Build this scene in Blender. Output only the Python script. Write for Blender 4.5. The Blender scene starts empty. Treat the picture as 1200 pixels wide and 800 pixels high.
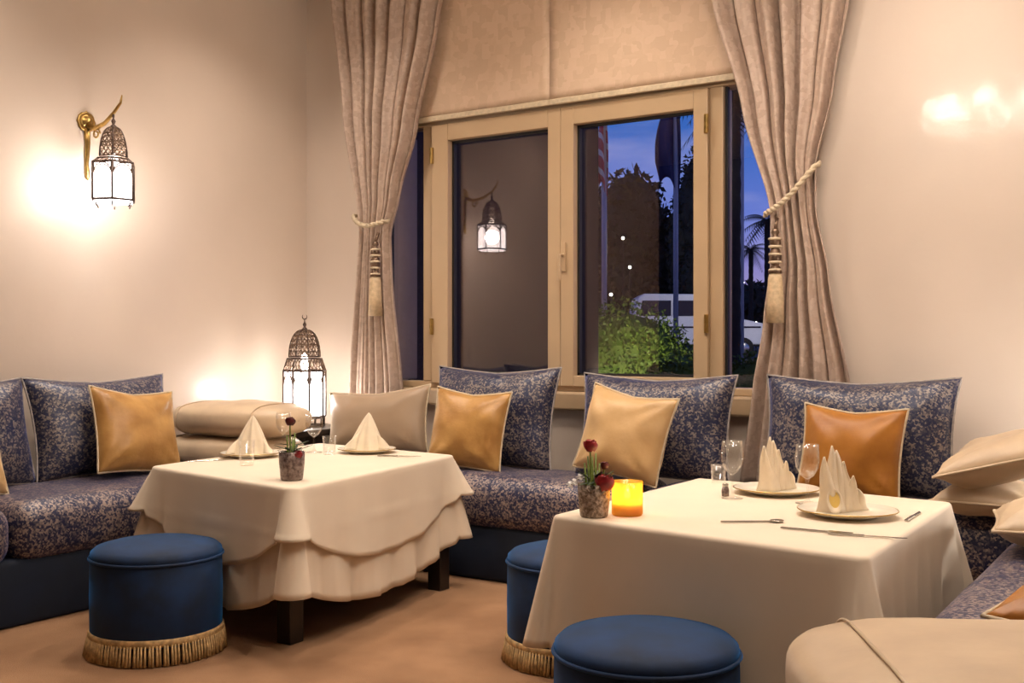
import bpy, bmesh, math, random
from mathutils import Vector, Matrix, noise
random.seed(7)
PI = math.pi
S = bpy.context.scene
C = S.collection
D = bpy.data

# ------------------------------------------------------------------ camera
F, HY, TH, CH = 1272.0, 402.0, math.atan(830 / 1272), 1.2
cam = D.objects.new('camera', D.cameras.new('camera'))
C.objects.link(cam)
cam.location = (0, 0, CH)
cam.rotation_euler = (PI / 2, 0, TH)
cam.data.sensor_width = 36
cam.data.lens = 36 * F / 1200
cam.data.shift_y = (HY - 400) / 1200
cam.data.clip_start = .05
cam.data.clip_end = 500
S.camera = cam
S.view_settings.view_transform = 'Standard'
S.view_settings.look = 'None'
S.view_settings.gamma = 1
S.view_settings.use_curve_mapping = False
S.view_settings.exposure = 0.22

# ------------------------------------------------------------------ dusk sky
W = D.worlds.new('dusk'); S.world = W; W.use_nodes = True
nt = W.node_tree; nt.nodes.clear()
def wn(t, **k):
    n = nt.nodes.new(t)
    for a, v in k.items(): setattr(n, a, v)
    return n
tc = wn('ShaderNodeTexCoord'); sx = wn('ShaderNodeSeparateXYZ'); rp = wn('ShaderNodeValToRGB')
nt.links.new(tc.outputs['Generated'], sx.inputs[0]); nt.links.new(sx.outputs['Z'], rp.inputs[0])
e = rp.color_ramp.elements
e[0].position = 0.0; e[0].color = (.28, .19, .36, 1)
e[1].position = 0.60; e[1].color = (.004, .03, .17, 1)
for p, c in ((.06, (.26, .21, .50)), (.11, (.14, .20, .62)), (.19, (.03, .13, .48))):
    q = e.new(p); q.color = (*c, 1)
mp = wn('ShaderNodeMapping'); mp.inputs['Scale'].default_value = (2.5, 2.5, 14)
nz = wn('ShaderNodeTexNoise'); nz.inputs['Scale'].default_value = 2.2; nz.inputs['Detail'].default_value = 5
nt.links.new(tc.outputs['Generated'], mp.inputs[0]); nt.links.new(mp.outputs[0], nz.inputs['Vector'])
r2 = wn('ShaderNodeValToRGB'); r2.color_ramp.elements[0].position = .48; r2.color_ramp.elements[1].position = .7
nt.links.new(nz.outputs['Fac'], r2.inputs[0])
mx = wn('ShaderNodeMix', data_type='RGBA'); mx.inputs['B'].default_value = (.36, .36, .62, 1)
ml = wn('ShaderNodeMath', operation='MULTIPLY'); ml.inputs[1].default_value = .55
nt.links.new(r2.outputs[0], ml.inputs[0]); nt.links.new(ml.outputs[0], mx.inputs['Factor'])
nt.links.new(rp.outputs[0], mx.inputs['A'])
bg = wn('ShaderNodeBackground'); bg.inputs['Strength'].default_value = 1.15
ow = wn('ShaderNodeOutputWorld')
nt.links.new(mx.outputs['Result'], bg.inputs['Color']); nt.links.new(bg.outputs[0], ow.inputs[0])

CHAND_W, DOWN_W, SCONCE_W, LANT_W = 10.0, 80.0, 11.0, 11.0

# ------------------------------------------------------------------ pixel -> place helpers
ct, st = math.cos(TH), math.sin(TH)
def ray(x, y):
    a = (x - 600) / F; c = (HY - y) / F
    return Vector((a * ct - st, a * st + ct, c))
def at_z(x, y, z):
    r = ray(x, y); t = (z - CH) / r.z; return Vector((0, 0, CH)) + r * t
def at_Y(x, y, Y):
    r = ray(x, y); return Vector((0, 0, CH)) + r * (Y / r.y)
def at_X(x, y, X):
    r = ray(x, y); return Vector((0, 0, CH)) + r * (X / r.x)
def at_t(x, y, t): return Vector((0, 0, CH)) + ray(x, y) * t

# ------------------------------------------------------------------ mesh builder
class MB:
    def __init__(s): s.v = []; s.f = []
    def add(s, vs, fs):
        o = len(s.v); s.v += [tuple(v) for v in vs]; s.f += [tuple(i + o for i in f) for f in fs]; return s
    def box(s, x0, x1, y0, y1, z0, z1, M=None):
        vs = [Vector((x, y, z)) for x in (x0, x1) for y in (y0, y1) for z in (z0, z1)]
        if M is not None: vs = [M @ v for v in vs]
        return s.add(vs, [(0, 1, 3, 2), (4, 6, 7, 5), (0, 4, 5, 1), (2, 3, 7, 6), (0, 2, 6, 4), (1, 5, 7, 3)])
    def lathe(s, prof, n=32, c=(0, 0, 0), M=None, rf=None):
        vs = []
        for r, z in prof:
            for i in range(n):
                a = 2 * PI * i / n
                k = rf(a, z) if rf else 1
                v = Vector((c[0] + r * k * math.cos(a), c[1] + r * k * math.sin(a), c[2] + z))
                vs.append(M @ v if M is not None else v)
        fs = []
        for j in range(len(prof) - 1):
            for i in range(n):
                a, b = j * n + i, j * n + (i + 1) % n
                fs.append((a, b, b + n, a + n))
        if prof[0][0] > 1e-6: fs.append(tuple(reversed(range(n))))
        if prof[-1][0] > 1e-6: fs.append(tuple(range((len(prof) - 1) * n, len(prof) * n)))
        return s.add(vs, fs)
    def tube(s, pts, r, n=8, closed=False):
        pts = [Vector(p) for p in pts]; m = len(pts)
        R = r if isinstance(r, (list, tuple)) else [r] * m
        vs = []; prev = None
        for i, p in enumerate(pts):
            if closed: d = pts[(i + 1) % m] - pts[i - 1]
            else: d = pts[min(i + 1, m - 1)] - pts[max(i - 1, 0)]
            if d.length < 1e-9: d = Vector((0, 0, 1))
            d.normalize()
            if prev is None:
                u = d.orthogonal().normalized()
            else:
                u = prev - d * prev.dot(d)
                u = u.normalized() if u.length > 1e-6 else d.orthogonal().normalized()
            prev = u; w = d.cross(u)
            for k in range(n):
                a = 2 * PI * k / n
                vs.append(p + (u * math.cos(a) + w * math.sin(a)) * R[i])
        fs = []
        for i in range(m if closed else m - 1):
            j = (i + 1) % m
            for k in range(n):
                fs.append((i * n + k, i * n + (k + 1) % n, j * n + (k + 1) % n, j * n + k))
        if not closed:
            fs.append(tuple(reversed(range(n)))); fs.append(tuple(range((m - 1) * n, m * n)))
        return s.add(vs, fs)
    def grid(s, fn, nu, nv, cu=False):
        vs = [fn(i / nu, j / nv) for j in range(nv + 1) for i in range(nu if cu else nu + 1)]
        w = nu if cu else nu + 1
        fs = []
        for j in range(nv):
            for i in range(nu):
                a = j * w + i; b = j * w + (i + 1) % w
                fs.append((a, b, b + w, a + w))
        return s.add(vs, fs)
    def build(s, name, m, parent=None, smooth=False, bevel=0, weld=False, thick=0, loc=None, seg=2):
        me = D.meshes.new(name); bm = bmesh.new()
        vv = [bm.verts.new(v) for v in s.v]
        for f in s.f:
            try: bm.faces.new([vv[i] for i in f])
            except ValueError: pass
        if weld: bmesh.ops.remove_doubles(bm, verts=bm.verts, dist=1e-5)
        bmesh.ops.recalc_face_normals(bm, faces=bm.faces)
        if bevel:
            bmesh.ops.bevel(bm, geom=[x for x in bm.edges if len(x.link_faces) == 2 and x.calc_face_angle(0) > .6], offset=bevel, segments=seg, affect='EDGES', profile=.5)
        if smooth:
            for f in bm.faces: f.smooth = True
        bm.to_mesh(me); bm.free()
        me.materials.append(MAT[m] if isinstance(m, str) else m)
        o = D.objects.new(name, me); C.objects.link(o)
        if loc is not None: o.location = loc
        if parent: o.parent = parent
        if thick:
            md = o.modifiers.new('thick', 'SOLIDIFY'); md.thickness = thick; md.offset = 0
        return o

def tag(o, label=None, cat=None, group=None, kind=None):
    if label: o['label'] = label
    if cat: o['category'] = cat
    if group: o['group'] = group
    if kind: o['kind'] = kind
    return o
def thing(name, label, cat, loc=(0, 0, 0), rot=(0, 0, 0), group=None):
    o = D.objects.new(name, None); C.objects.link(o); o.empty_display_size = .1
    o.location = loc; o.rotation_euler = rot
    return tag(o, label, cat, group)
def copy_tree(o, parent=None):
    c = o.copy(); C.objects.link(c)
    if parent: c.parent = parent
    for ch in [x for x in D.objects if x.parent == o]: copy_tree(ch, c)
    return c

# ------------------------------------------------------------------ materials
MAT = {}
def mat(name, col, rough=.6, **k):
    m = D.materials.new(name); m.use_nodes = True; t = m.node_tree
    b = t.nodes['Principled BSDF']
    b.inputs['Base Color'].default_value = (*col, 1); b.inputs['Roughness'].default_value = rough
    for a, v in k.items():
        if a in ('var', 'bump', 'scale', 'col2', 'pat'): continue
        b.inputs[a].default_value = (*v, 1) if isinstance(v, tuple) else v
    sc = k.get('scale', 6)
    if 'var' in k or 'col2' in k or 'bump' in k:
        co = t.nodes.new('ShaderNodeTexCoord'); n = t.nodes.new('ShaderNodeTexNoise')
        n.inputs['Scale'].default_value = sc; n.inputs['Detail'].default_value = 5
        t.links.new(co.outputs['Object'], n.inputs['Vector'])
        if 'var' in k or 'col2' in k:
            r = t.nodes.new('ShaderNodeValToRGB'); v = k.get('var', 0)
            c2 = k.get('col2', tuple(c * (1 - v) for c in col))
            r.color_ramp.elements[0].color = (*c2, 1); r.color_ramp.elements[1].color = (*col, 1)
            r.color_ramp.elements[0].position = .35; r.color_ramp.elements[1].position = .65
            t.links.new(n.outputs['Fac'], r.inputs[0]); t.links.new(r.outputs[0], b.inputs['Base Color'])
        if 'bump' in k:
            bp = t.nodes.new('ShaderNodeBump'); bp.inputs['Strength'].default_value = k['bump']; bp.inputs['Distance'].default_value = .02
            t.links.new(n.outputs['Fac'], bp.inputs['Height']); t.links.new(bp.outputs[0], b.inputs['Normal'])
    MAT[name] = m
    return m
def emis(name, col, e):
    m = D.materials.new(name); m.use_nodes = True; t = m.node_tree; t.nodes.clear()
    em = t.nodes.new('ShaderNodeEmission'); em.inputs[0].default_value = (*col, 1); em.inputs[1].default_value = e
    o = t.nodes.new('ShaderNodeOutputMaterial'); t.links.new(em.outputs[0], o.inputs[0]); MAT[name] = m
def woven(name, colA, colB, colC, scale, rough, metal, sheen, shc, thr=.5):
    """jacquard: two yarn colours in a blotchy woven motif, fine thread relief"""
    m = D.materials.new(name); m.use_nodes = True; t = m.node_tree; b = t.nodes['Principled BSDF']; L = t.links.new
    N = lambda ty: t.nodes.new(ty)
    co = N('ShaderNodeTexCoord')
    v = N('ShaderNodeTexVoronoi'); v.inputs['Scale'].default_value = scale; v.distance = 'CHEBYCHEV'
    L(co.outputs['Object'], v.inputs['Vector'])
    n = N('ShaderNodeTexNoise'); n.inputs['Scale'].default_value = scale * .28; n.inputs['Detail'].default_value = 6; n.inputs['Roughness'].default_value = .7
    L(co.outputs['Object'], n.inputs['Vector'])
    sp = N('ShaderNodeSeparateColor'); L(v.outputs['Color'], sp.inputs[0])
    a = N('ShaderNodeMath'); a.operation = 'MULTIPLY_ADD'; a.inputs[1].default_value = .45; L(sp.outputs[0], a.inputs[0])
    m2 = N('ShaderNodeMath'); m2.operation = 'MULTIPLY'; m2.inputs[1].default_value = .6; L(n.outputs['Fac'], m2.inputs[0]); L(m2.outputs[0], a.inputs[2])
    nl = N('ShaderNodeTexNoise'); nl.inputs['Scale'].default_value = 5; nl.inputs['Detail'].default_value = 2; L(co.outputs['Object'], nl.inputs['Vector'])
    dr = N('ShaderNodeMath'); dr.operation = 'MULTIPLY_ADD'; dr.inputs[1].default_value = .35; dr.inputs[2].default_value = -.175; L(nl.outputs['Fac'], dr.inputs[0])
    a2 = N('ShaderNodeMath'); L(a.outputs[0], a2.inputs[0]); L(dr.outputs[0], a2.inputs[1]); a = a2
    r = N('ShaderNodeValToRGB'); r.color_ramp.elements[0].position = thr - .1; r.color_ramp.elements[1].position = thr + .16
    r.color_ramp.elements[0].color = (*colA, 1); r.color_ramp.elements[1].color = (*colB, 1)
    q = r.color_ramp.elements.new(thr + .04); q.color = (*colC, 1)
    L(a.outputs[0], r.inputs[0]); L(r.outputs[0], b.inputs['Base Color'])
    bp = N('ShaderNodeBump'); bp.inputs['Strength'].default_value = .35; bp.inputs['Distance'].default_value = .004
    L(a.outputs[0], bp.inputs['Height']); L(bp.outputs[0], b.inputs['Normal'])
    b.inputs['Roughness'].default_value = rough; b.inputs['Metallic'].default_value = metal
    b.inputs['Sheen Weight'].default_value = sheen; b.inputs['Sheen Tint'].default_value = (*shc, 1); b.inputs['Sheen Roughness'].default_value = .35
    if name == 'curtain_damask':
        tl = N('ShaderNodeBsdfTranslucent'); L(r.outputs[0], tl.inputs[0]); mxx = N('ShaderNodeMixShader'); mxx.inputs[0].default_value = .22
        L(b.outputs[0], mxx.inputs[1]); L(tl.outputs[0], mxx.inputs[2]); L(mxx.outputs[0], t.nodes['Material Output'].inputs[0])
    MAT[name] = m

# polished stucco
def stucco(name, col):
    m = mat(name, col, .42); t = m.node_tree; b = t.nodes['Principled BSDF']; L = t.links.new
    co = t.nodes.new('ShaderNodeTexCoord')
    n1 = t.nodes.new('ShaderNodeTexNoise'); n1.inputs['Scale'].default_value = 1.1; n1.inputs['Detail'].default_value = 6
    n2 = t.nodes.new('ShaderNodeTexNoise'); n2.inputs['Scale'].default_value = 9; n2.inputs['Detail'].default_value = 4
    for n in (n1, n2): L(co.outputs['Object'], n.inputs['Vector'])
    r = t.nodes.new('ShaderNodeValToRGB')
    r.color_ramp.elements[0].position = .3; r.color_ramp.elements[1].position = .7
    r.color_ramp.elements[0].color = (*[c * .93 for c in col], 1); r.color_ramp.elements[1].color = (*[c * 1.04 for c in col], 1)
    L(n1.outputs['Fac'], r.inputs[0]); L(r.outputs[0], b.inputs['Base Color'])
    bp = t.nodes.new('ShaderNodeBump'); bp.inputs['Strength'].default_value = .16; bp.inputs['Distance'].default_value = .012
    L(n2.outputs['Fac'], bp.inputs['Height']); L(bp.outputs[0], b.inputs['Normal'])
    b.inputs['Specular IOR Level'].default_value = .5
    b.inputs['Coat Weight'].default_value = .32; b.inputs['Coat Roughness'].default_value = .12
    L(bp.outputs[0], b.inputs['Coat Normal'])
stucco('stucco', (.66, .55, .455))
mat('plaster', (.72, .64, .53), .8, var=.05)
mat('carpet', (.355, .19, .094), .95, col2=(.25, .123, .055), scale=3.2, bump=.2)
def carpet_fix():
    m = MAT['carpet']; t = m.node_tree; b = t.nodes['Principled BSDF']; L = t.links.new
    co = t.nodes.new('ShaderNodeTexCoord'); n = t.nodes.new('ShaderNodeTexNoise'); n.inputs['Scale'].default_value = 260; n.inputs['Detail'].default_value = 2
    L(co.outputs['Object'], n.inputs['Vector'])
    bp = t.nodes.new('ShaderNodeBump'); bp.inputs['Strength'].default_value = .6; bp.inputs['Distance'].default_value = .006
    L(n.outputs['Fac'], bp.inputs['Height']); L(bp.outputs[0], b.inputs['Normal'])
    b.inputs['Sheen Weight'].default_value = .25; b.inputs['Sheen Tint'].default_value = (.9, .7, .5, 1)
carpet_fix()
mat('dark_wood', (.018, .010, .007), .35, var=.4, scale=14)
mat('hall_wood', (.05, .026, .016), .5, var=.4, scale=5)
mat('frame_paint', (.49, .345, .205), .42, var=.08, scale=3)
mat('gasket', (.012, .010, .010), .6)
mat('sill_wood', (.42, .29, .17), .5, var=.12, scale=8)
mat('brass', (.55, .36, .12), .35, Metallic=1.0, var=.3, scale=40)
mat('antique_metal', (.13, .09, .075), .45, Metallic=.8, var=.4, scale=60)
mat('lantern_tracery', (.24, .16, .11), .4, Metallic=.85, var=.4, scale=70)
mat('velvet_navy', (.0022, .009, .028), .85, **{'Sheen Weight': .28, 'Sheen Tint': (.02, .16, .55), 'Sheen Roughness': .35, 'col2': (.002, .006, .017), 'scale': 5})
mat('velvet_blue', (.002, .028, .105), .8, **{'Sheen Weight': .6, 'Sheen Tint': (.02, .28, .85), 'Sheen Roughness': .35, 'col2': (.002, .014, .045), 'scale': 7})
mat('fringe_gold', (.68, .45, .20), .7, var=.45, scale=60)
mat('gold_satin', (.48, .26, .075), .42, **{'Sheen Weight': .4, 'Sheen Tint': (1, .75, .4), 'col2': (.34, .16, .038), 'scale': 9, 'bump': .25})
mat('gold_pale', (.60, .385, .18), .42, **{'Sheen Weight': .6, 'Sheen Tint': (1, .8, .5), 'col2': (.54, .33, .135), 'scale': 9, 'bump': .25})
mat('gold_deep', (.40, .155, .016), .45, **{'Sheen Weight': .3, 'Sheen Tint': (1, .6, .25), 'col2': (.30, .105, .009), 'scale': 8, 'bump': .2})
mat('beige_satin', (.62, .47, .31), .42, **{'Sheen Weight': .4, 'Sheen Tint': (1, .85, .65), 'col2': (.52, .385, .255), 'scale': 7, 'bump': .2})
mat('beige_shaded', (.34, .24, .155), .45, **{'Sheen Weight': .4, 'Sheen Tint': (1, .85, .65), 'col2': (.34, .235, .15), 'scale': 7, 'bump': .2})  # beige satin darkened to carry the shade on the backlit cushion
mat('piping_cream', (.62, .50, .34), .5, var=.2, scale=50)
mat('piping_grey', (.36, .32, .30), .5, var=.3, scale=50)
woven('brocade', (.009, .014, .055), (.30, .23, .205), (.095, .08, .10), 120, .4, .15, .4, (.2, .28, .75), .51)
woven('brocade_cushion', (.010, .016, .055), (.23, .19, .17), (.06, .055, .075), 120, .4, .15, .35, (.2, .27, .75), .53)
woven('curtain_damask', (.52, .385, .30), (.62, .48, .385), (.57, .43, .34), 40, .5, 0, .35, (1, .85, .72), .5)
woven('blind_damask', (.56, .40, .275), (.62, .45, .32), (.59, .425, .295), 22, .6, 0, .15, (1, .85, .7), .5)
mat('linen', (.76, .645, .50), .72, **{'Sheen Weight': .15, 'Sheen Tint': (1, .9, .75), 'var': .04, 'scale': 5})
mat('linen_napkin', (.80, .68, .51), .7, **{'Sheen Weight': .15, 'var': .08, 'scale': 25})
mat('linen_yellow', (.80, .55, .14), .7, var=.1)
mat('porcelain', (.82, .74, .60), .2, var=.03)
mat('plate_rim_gold', (.50, .33, .10), .3, Metallic=.9, var=.2)
mat('steel', (.55, .52, .48), .22, Metallic=1.0, var=.1)
mat('silver_mosaic', (.55, .45, .36), .25, **{'Metallic': .45, 'col2': (.20, .14, .10), 'scale': 90, 'bump': .6})
mat('smoke_mosaic', (.35, .27, .24), .25, **{'Metallic': .3, 'col2': (.10, .06, .055), 'scale': 70, 'bump': .6})
mat('rose_red', (.32, .006, .010), .5, **{'Sheen Weight': .4, 'Sheen Tint': (1, .2, .2), 'var': .4, 'scale': 60})
mat('rose_dark', (.13, .012, .016), .5, var=.4, scale=60)
mat('stem_green', (.22, .30, .05), .5, var=.3, scale=30)
mat('leaf_dark', (.035, .06, .018), .55, var=.4, scale=30)
mat('petal_white', (.75, .72, .68), .6, var=.1)
mat('wax', (.85, .70, .45), .5, **{'Subsurface Weight': .0, 'var': .05})
emis('flame', (1, .68, .28), 40)
def frosted(name, col, e):
    m = D.materials.new(name); m.use_nodes = True; t = m.node_tree; t.nodes.clear(); L = t.links.new
    em = t.nodes.new('ShaderNodeEmission'); em.inputs[0].default_value = (*col, 1); em.inputs[1].default_value = e
    tr = t.nodes.new('ShaderNodeBsdfTransparent'); tr.inputs[0].default_value = (.85, .85, .85, 1)
    ad = t.nodes.new('ShaderNodeAddShader'); o = t.nodes.new('ShaderNodeOutputMaterial')
    L(em.outputs[0], ad.inputs[0]); L(tr.outputs[0], ad.inputs[1]); L(ad.outputs[0], o.inputs[0]); MAT[name] = m
frosted('lamp_glass', (1.0, .96, .98), 2.6)
emis('bulb', (1, .80, .58), 30)
emis('lamp_bulb', (1, .93, .85), 6)
emis('far_lamp', (1, .92, .75), 9)
# glass panes: Fresnel mix of mirror and clear
def pane(name, ior, tint, gtint=(1, 1, 1)):
    m = D.materials.new(name); m.use_nodes = True; t = m.node_tree; t.nodes.clear(); L = t.links.new
    lw = t.nodes.new('ShaderNodeLayerWeight'); lw.inputs[0].default_value = .5
    pw = t.nodes.new('ShaderNodeMath'); pw.operation = 'POWER'; pw.inputs[1].default_value = 4.0; L(lw.outputs['Facing'], pw.inputs[0])
    fr = t.nodes.new('ShaderNodeMath'); fr.operation = 'MULTIPLY_ADD'; fr.inputs[1].default_value = .9; fr.inputs[2].default_value = ior; L(pw.outputs[0], fr.inputs[0])
    tr = t.nodes.new('ShaderNodeBsdfTransparent'); tr.inputs[0].default_value = (*tint, 1)
    gl = t.nodes.new('ShaderNodeBsdfGlossy'); gl.inputs['Roughness'].default_value = 0.0; gl.inputs[0].default_value = (*gtint, 1)
    mxx = t.nodes.new('ShaderNodeMixShader'); o = t.nodes.new('ShaderNodeOutputMaterial')
    L(fr.outputs[0], mxx.inputs[0]); L(tr.outputs[0], mxx.inputs[1]); L(gl.outputs[0], mxx.inputs[2]); L(mxx.outputs[0], o.inputs[0])
    MAT[name] = m
pane('window_glass', .095, (.93, .94, .96), (1, .86, .78))
pane('tableware_glass', .05, (.975, .97, .96))
# amber votive glass: light passes through it
def amber():
    m = D.materials.new('amber_glass'); m.use_nodes = True; t = m.node_tree; t.nodes.clear(); L = t.links.new
    tl = t.nodes.new('ShaderNodeBsdfTranslucent'); tl.inputs[0].default_value = (1, .68, .2, 1)
    df = t.nodes.new('ShaderNodeBsdfGlossy'); df.inputs[0].default_value = (1, .85, .55, 1); df.inputs['Roughness'].default_value = .15
    tr = t.nodes.new('ShaderNodeBsdfTransparent'); tr.inputs[0].default_value = (1, .74, .22, 1)
    a = t.nodes.new('ShaderNodeMixShader'); a.inputs[0].default_value = .35
    b = t.nodes.new('ShaderNodeMixShader'); b.inputs[0].default_value = .08
    o = t.nodes.new('ShaderNodeOutputMaterial')
    L(tl.outputs[0], a.inputs[1]); L(tr.outputs[0], a.inputs[2]); L(a.outputs[0], b.inputs[1]); L(df.outputs[0], b.inputs[2]); L(b.outputs[0], o.inputs[0])
    MAT['amber_glass'] = m
amber()
# outdoors
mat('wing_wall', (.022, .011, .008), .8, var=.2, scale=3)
mat('asphalt', (.05, .05, .055), .8, var=.3, scale=2)
mat('foliage_hedge', (.14, .21, .022), .6, col2=(.08, .13, .014), scale=3)
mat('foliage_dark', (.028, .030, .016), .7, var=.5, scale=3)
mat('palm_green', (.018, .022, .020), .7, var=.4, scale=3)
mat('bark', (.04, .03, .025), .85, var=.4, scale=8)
mat('pole_white', (.62, .60, .62), .4, var=.1)
mat('van_white', (.70, .69, .74), .3, var=.03)
mat('van_glass', (.012, .012, .016), .12, var=.2)
mat('rubber', (.01, .01, .01), .8, var=.2)
mat('tail_red', (.4, .02, .02), .3, var=.2)
mat('flag_blue', (.05, .05, .14), .7, var=.3, scale=4)
def stripes():
    m = mat('flag_stripes', (.5, .05, .06), .7); t = m.node_tree; b = t.nodes['Principled BSDF']; L = t.links.new
    co = t.nodes.new('ShaderNodeTexCoord'); s_ = t.nodes.new('ShaderNodeSeparateXYZ'); L(co.outputs['Object'], s_.inputs[0])
    a = t.nodes.new('ShaderNodeMath'); a.operation = 'MULTIPLY_ADD'; a.inputs[1].default_value = 1.6; L(s_.outputs['Z'], a.inputs[2]); L(s_.outputs['X'], a.inputs[0])
    q = t.nodes.new('ShaderNodeMath'); q.operation = 'MULTIPLY'; q.inputs[1].default_value = 26; L(a.outputs[0], q.inputs[0])
    q2 = t.nodes.new('ShaderNodeMath'); q2.operation = 'SINE'; L(q.outputs[0], q2.inputs[0])
    r = t.nodes.new('ShaderNodeValToRGB'); r.color_ramp.interpolation = 'CONSTANT'
    r.color_ramp.elements[0].color = (.55, .06, .07, 1); r.color_ramp.elements[1].color = (.75, .70, .70, 1); r.color_ramp.elements[1].position = .5
    L(q2.outputs[0], r.inputs[0]); L(r.outputs[0], b.inputs['Base Color'])
stripes()

# ================================================================== THE ROOM
XL, YB, ZC = -5.05, 5.26, 3.60
XR, YK = 2.2, -2.8
WX0, WX1, WZ0, WZ1 = -4.42, -1.74, .93, 2.72   # window opening
def struct(o): return tag(o, kind='structure')
struct(MB().box(XL - 2.6, XR + .25, YK - .25, YB, -.06, 0).build('floor', 'carpet'))
struct(MB().box(XL - 2.6, XR + .25, YK - .25, YB + .3, ZC, ZC + .15).build('ceiling', 'plaster'))
struct(MB().box(XL - .25, XL, 0, YB, 0, ZC).build('wall_left', 'stucco'))
w = MB()
w.box(XL - .25, WX0, YB, YB + .28, 0, ZC); w.box(WX1, XR + .25, YB, YB + .28, 0, ZC)
w.box(WX0, WX1, YB, YB + .28, 0, WZ0); w.box(WX0, WX1, YB, YB + .28, WZ1, ZC)
struct(w.build('wall_back', 'stucco'))
struct(MB().box(XR, XR + .25, YK, YB, 0, ZC).build('wall_right', 'stucco'))
struct(MB().box(XL - 2.6, XR + .25, YK - .25, YK, 0, ZC).build('wall_front', 'hall_wood'))
struct(MB().box(XL - 2.85, XL - 2.6, YK - .25, .25, 0, ZC).build('wall_hall', 'hall_wood'))
struct(MB().box(XL - 2.6, XL - .25, .0, .25, 0, ZC).build('wall_hall_end', 'hall_wood'))

# ------------------------------------------------------------------ window
def fx(x): return at_Y(x, 300, YB).x
win = struct(thing('window_1', None, None, ((WX0 + WX1) / 2, YB + .06, WZ0)))
ox, oy, oz = win.location
def wb(name, x0, x1, z0, z1, y0, y1, m, parent, bevel=.006):
    """box in world coords, as a part of parent (chain ends at the window)"""
    return MB().box(x0 - ox, x1 - ox, y0 - oy, y1 - oy, z0 - oz, z1 - oz).build(name, m, parent, bevel=bevel)
fY0, fY1 = YB - .005, YB + .12
FZ0, FZ1 = WZ0, 2.60
wb('head_rail', WX0, WX1, 2.52, WZ1, fY0, fY1, 'frame_paint', win)
wb('bottom_rail', WX0, WX1, WZ0, WZ0 + .04, fY0, fY1, 'frame_paint', win)
wb('jamb', WX0, WX0 + .06, WZ0 + .04, 2.52, fY0, YB + .30, 'frame_paint', win)
wb('jamb', WX1 - .06, WX1, WZ0 + .04, 2.52, fY0, fY1, 'frame_paint', win)
xm0, xm1 = fx(501), fx(513)
xm2, xm3 = fx(832), fx(848)
wb('mullion', xm0 - .03, xm1 - .02, WZ0 + .04, 2.52, fY0, fY1, 'frame_paint', win)
wb('mullion', xm2, xm3, WZ0 + .04, 2.52, fY0, fY1, 'frame_paint', win)
GY = YB + .05
def sash(x0, x1, g0, g1, handle):
    z0, z1 = WZ0 + .03, 2.515; gz0, gz1 = WZ0 + .09, 2.415
    sh = MB()
    y0, y1 = YB - .03, YB + .055
    for a, b, c, d in ((x0, g0, z0, z1), (g1, x1, z0, z1), (g0, g1, z0, gz0), (g0, g1, gz1, z1)):
        sh.box(a - ox, b - ox, y0 - oy, y1 - oy, c - oz, d - oz)
    so = sh.build('sash', 'frame_paint', win, bevel=.004)
    gk = MB()
    for a, b, c, d in ((g0, g0 + .014, gz0, gz1), (g1 - .014, g1, gz0, gz1), (g0, g1, gz1 - .014, gz1), (g0, g1, gz0, gz0 + .014)):
        gk.box(a - ox, b - ox, GY - .035 - oy, GY - .004 - oy, c - oz, d - oz)
    gk.build('gasket', 'gasket', so)
    MB().box(g0 - ox, g1 - ox, GY - oy, GY + .006 - oy, gz0 - oz, gz1 - oz).build('pane', 'window_glass', so)
    if handle is not None:
        h = MB().box(handle - .016 - ox, handle + .016 - ox, y0 - .012 - oy, y0 - oy, 1.60 - oz, 1.76 - oz)
        h.tube([(handle - ox, y0 - .01 - oy, 1.69 - oz), (handle - ox, y0 - .05 - oy, 1.69 - oz), (handle - ox, y0 - .052 - oy, 1.60 - oz), (handle - ox, y0 - .05 - oy, 1.55 - oz)], .011)
        h.build('handle', 'frame_paint', so, bevel=.002)
    return so
s1 = sash(fx(509), fx(659.5), fx(528), fx(645), fx(664) - .0)
s2 = sash(fx(660), fx(832), fx(675), fx(815), None)
for hz in (1.25, 2.28):
    MB().lathe([(.0, 0), (.012, .002), (.012, .098), (0, .1)], 10, (fx(831) - ox, YB - .038 - oy, hz - oz)).build('hinge', 'brass', s2)
    MB().lathe([(.0, 0), (.012, .002), (.012, .098), (0, .1)], 10, (fx(510) - ox, YB - .038 - oy, hz - oz)).build('hinge', 'brass', s1)
for a, b in ((WX0 + .06, xm0 - .03), (xm3, WX1 - .06)):
    MB().box(a - ox, b - ox, GY - oy, GY + .006 - oy, WZ0 + .04 - oz, 2.52 - oz).build('pane', 'window_glass', win)
    g = MB()
    for c, d in ((a, a + .014), (b - .014, b)):
        g.box(c - ox, d - ox, GY - .03 - oy, GY - .004 - oy, WZ0 + .04 - oz, 2.52 - oz)
    g.build('gasket', 'gasket', win)
wb('window_sill', WX0 - .06, WX1 + .06, WZ0 - .10, WZ0, YB - .07, YB + .05, 'sill_wood', win, .012)
struct(MB().box(XL, XR, YB - .015, YB, 0, .10).build('baseboard_back', 'sill_wood', bevel=.004))
struct(MB().box(XL, XL + .015, 0, YB - .015, 0, .10).build('baseboard_left', 'sill_wood', bevel=.004))

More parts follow.
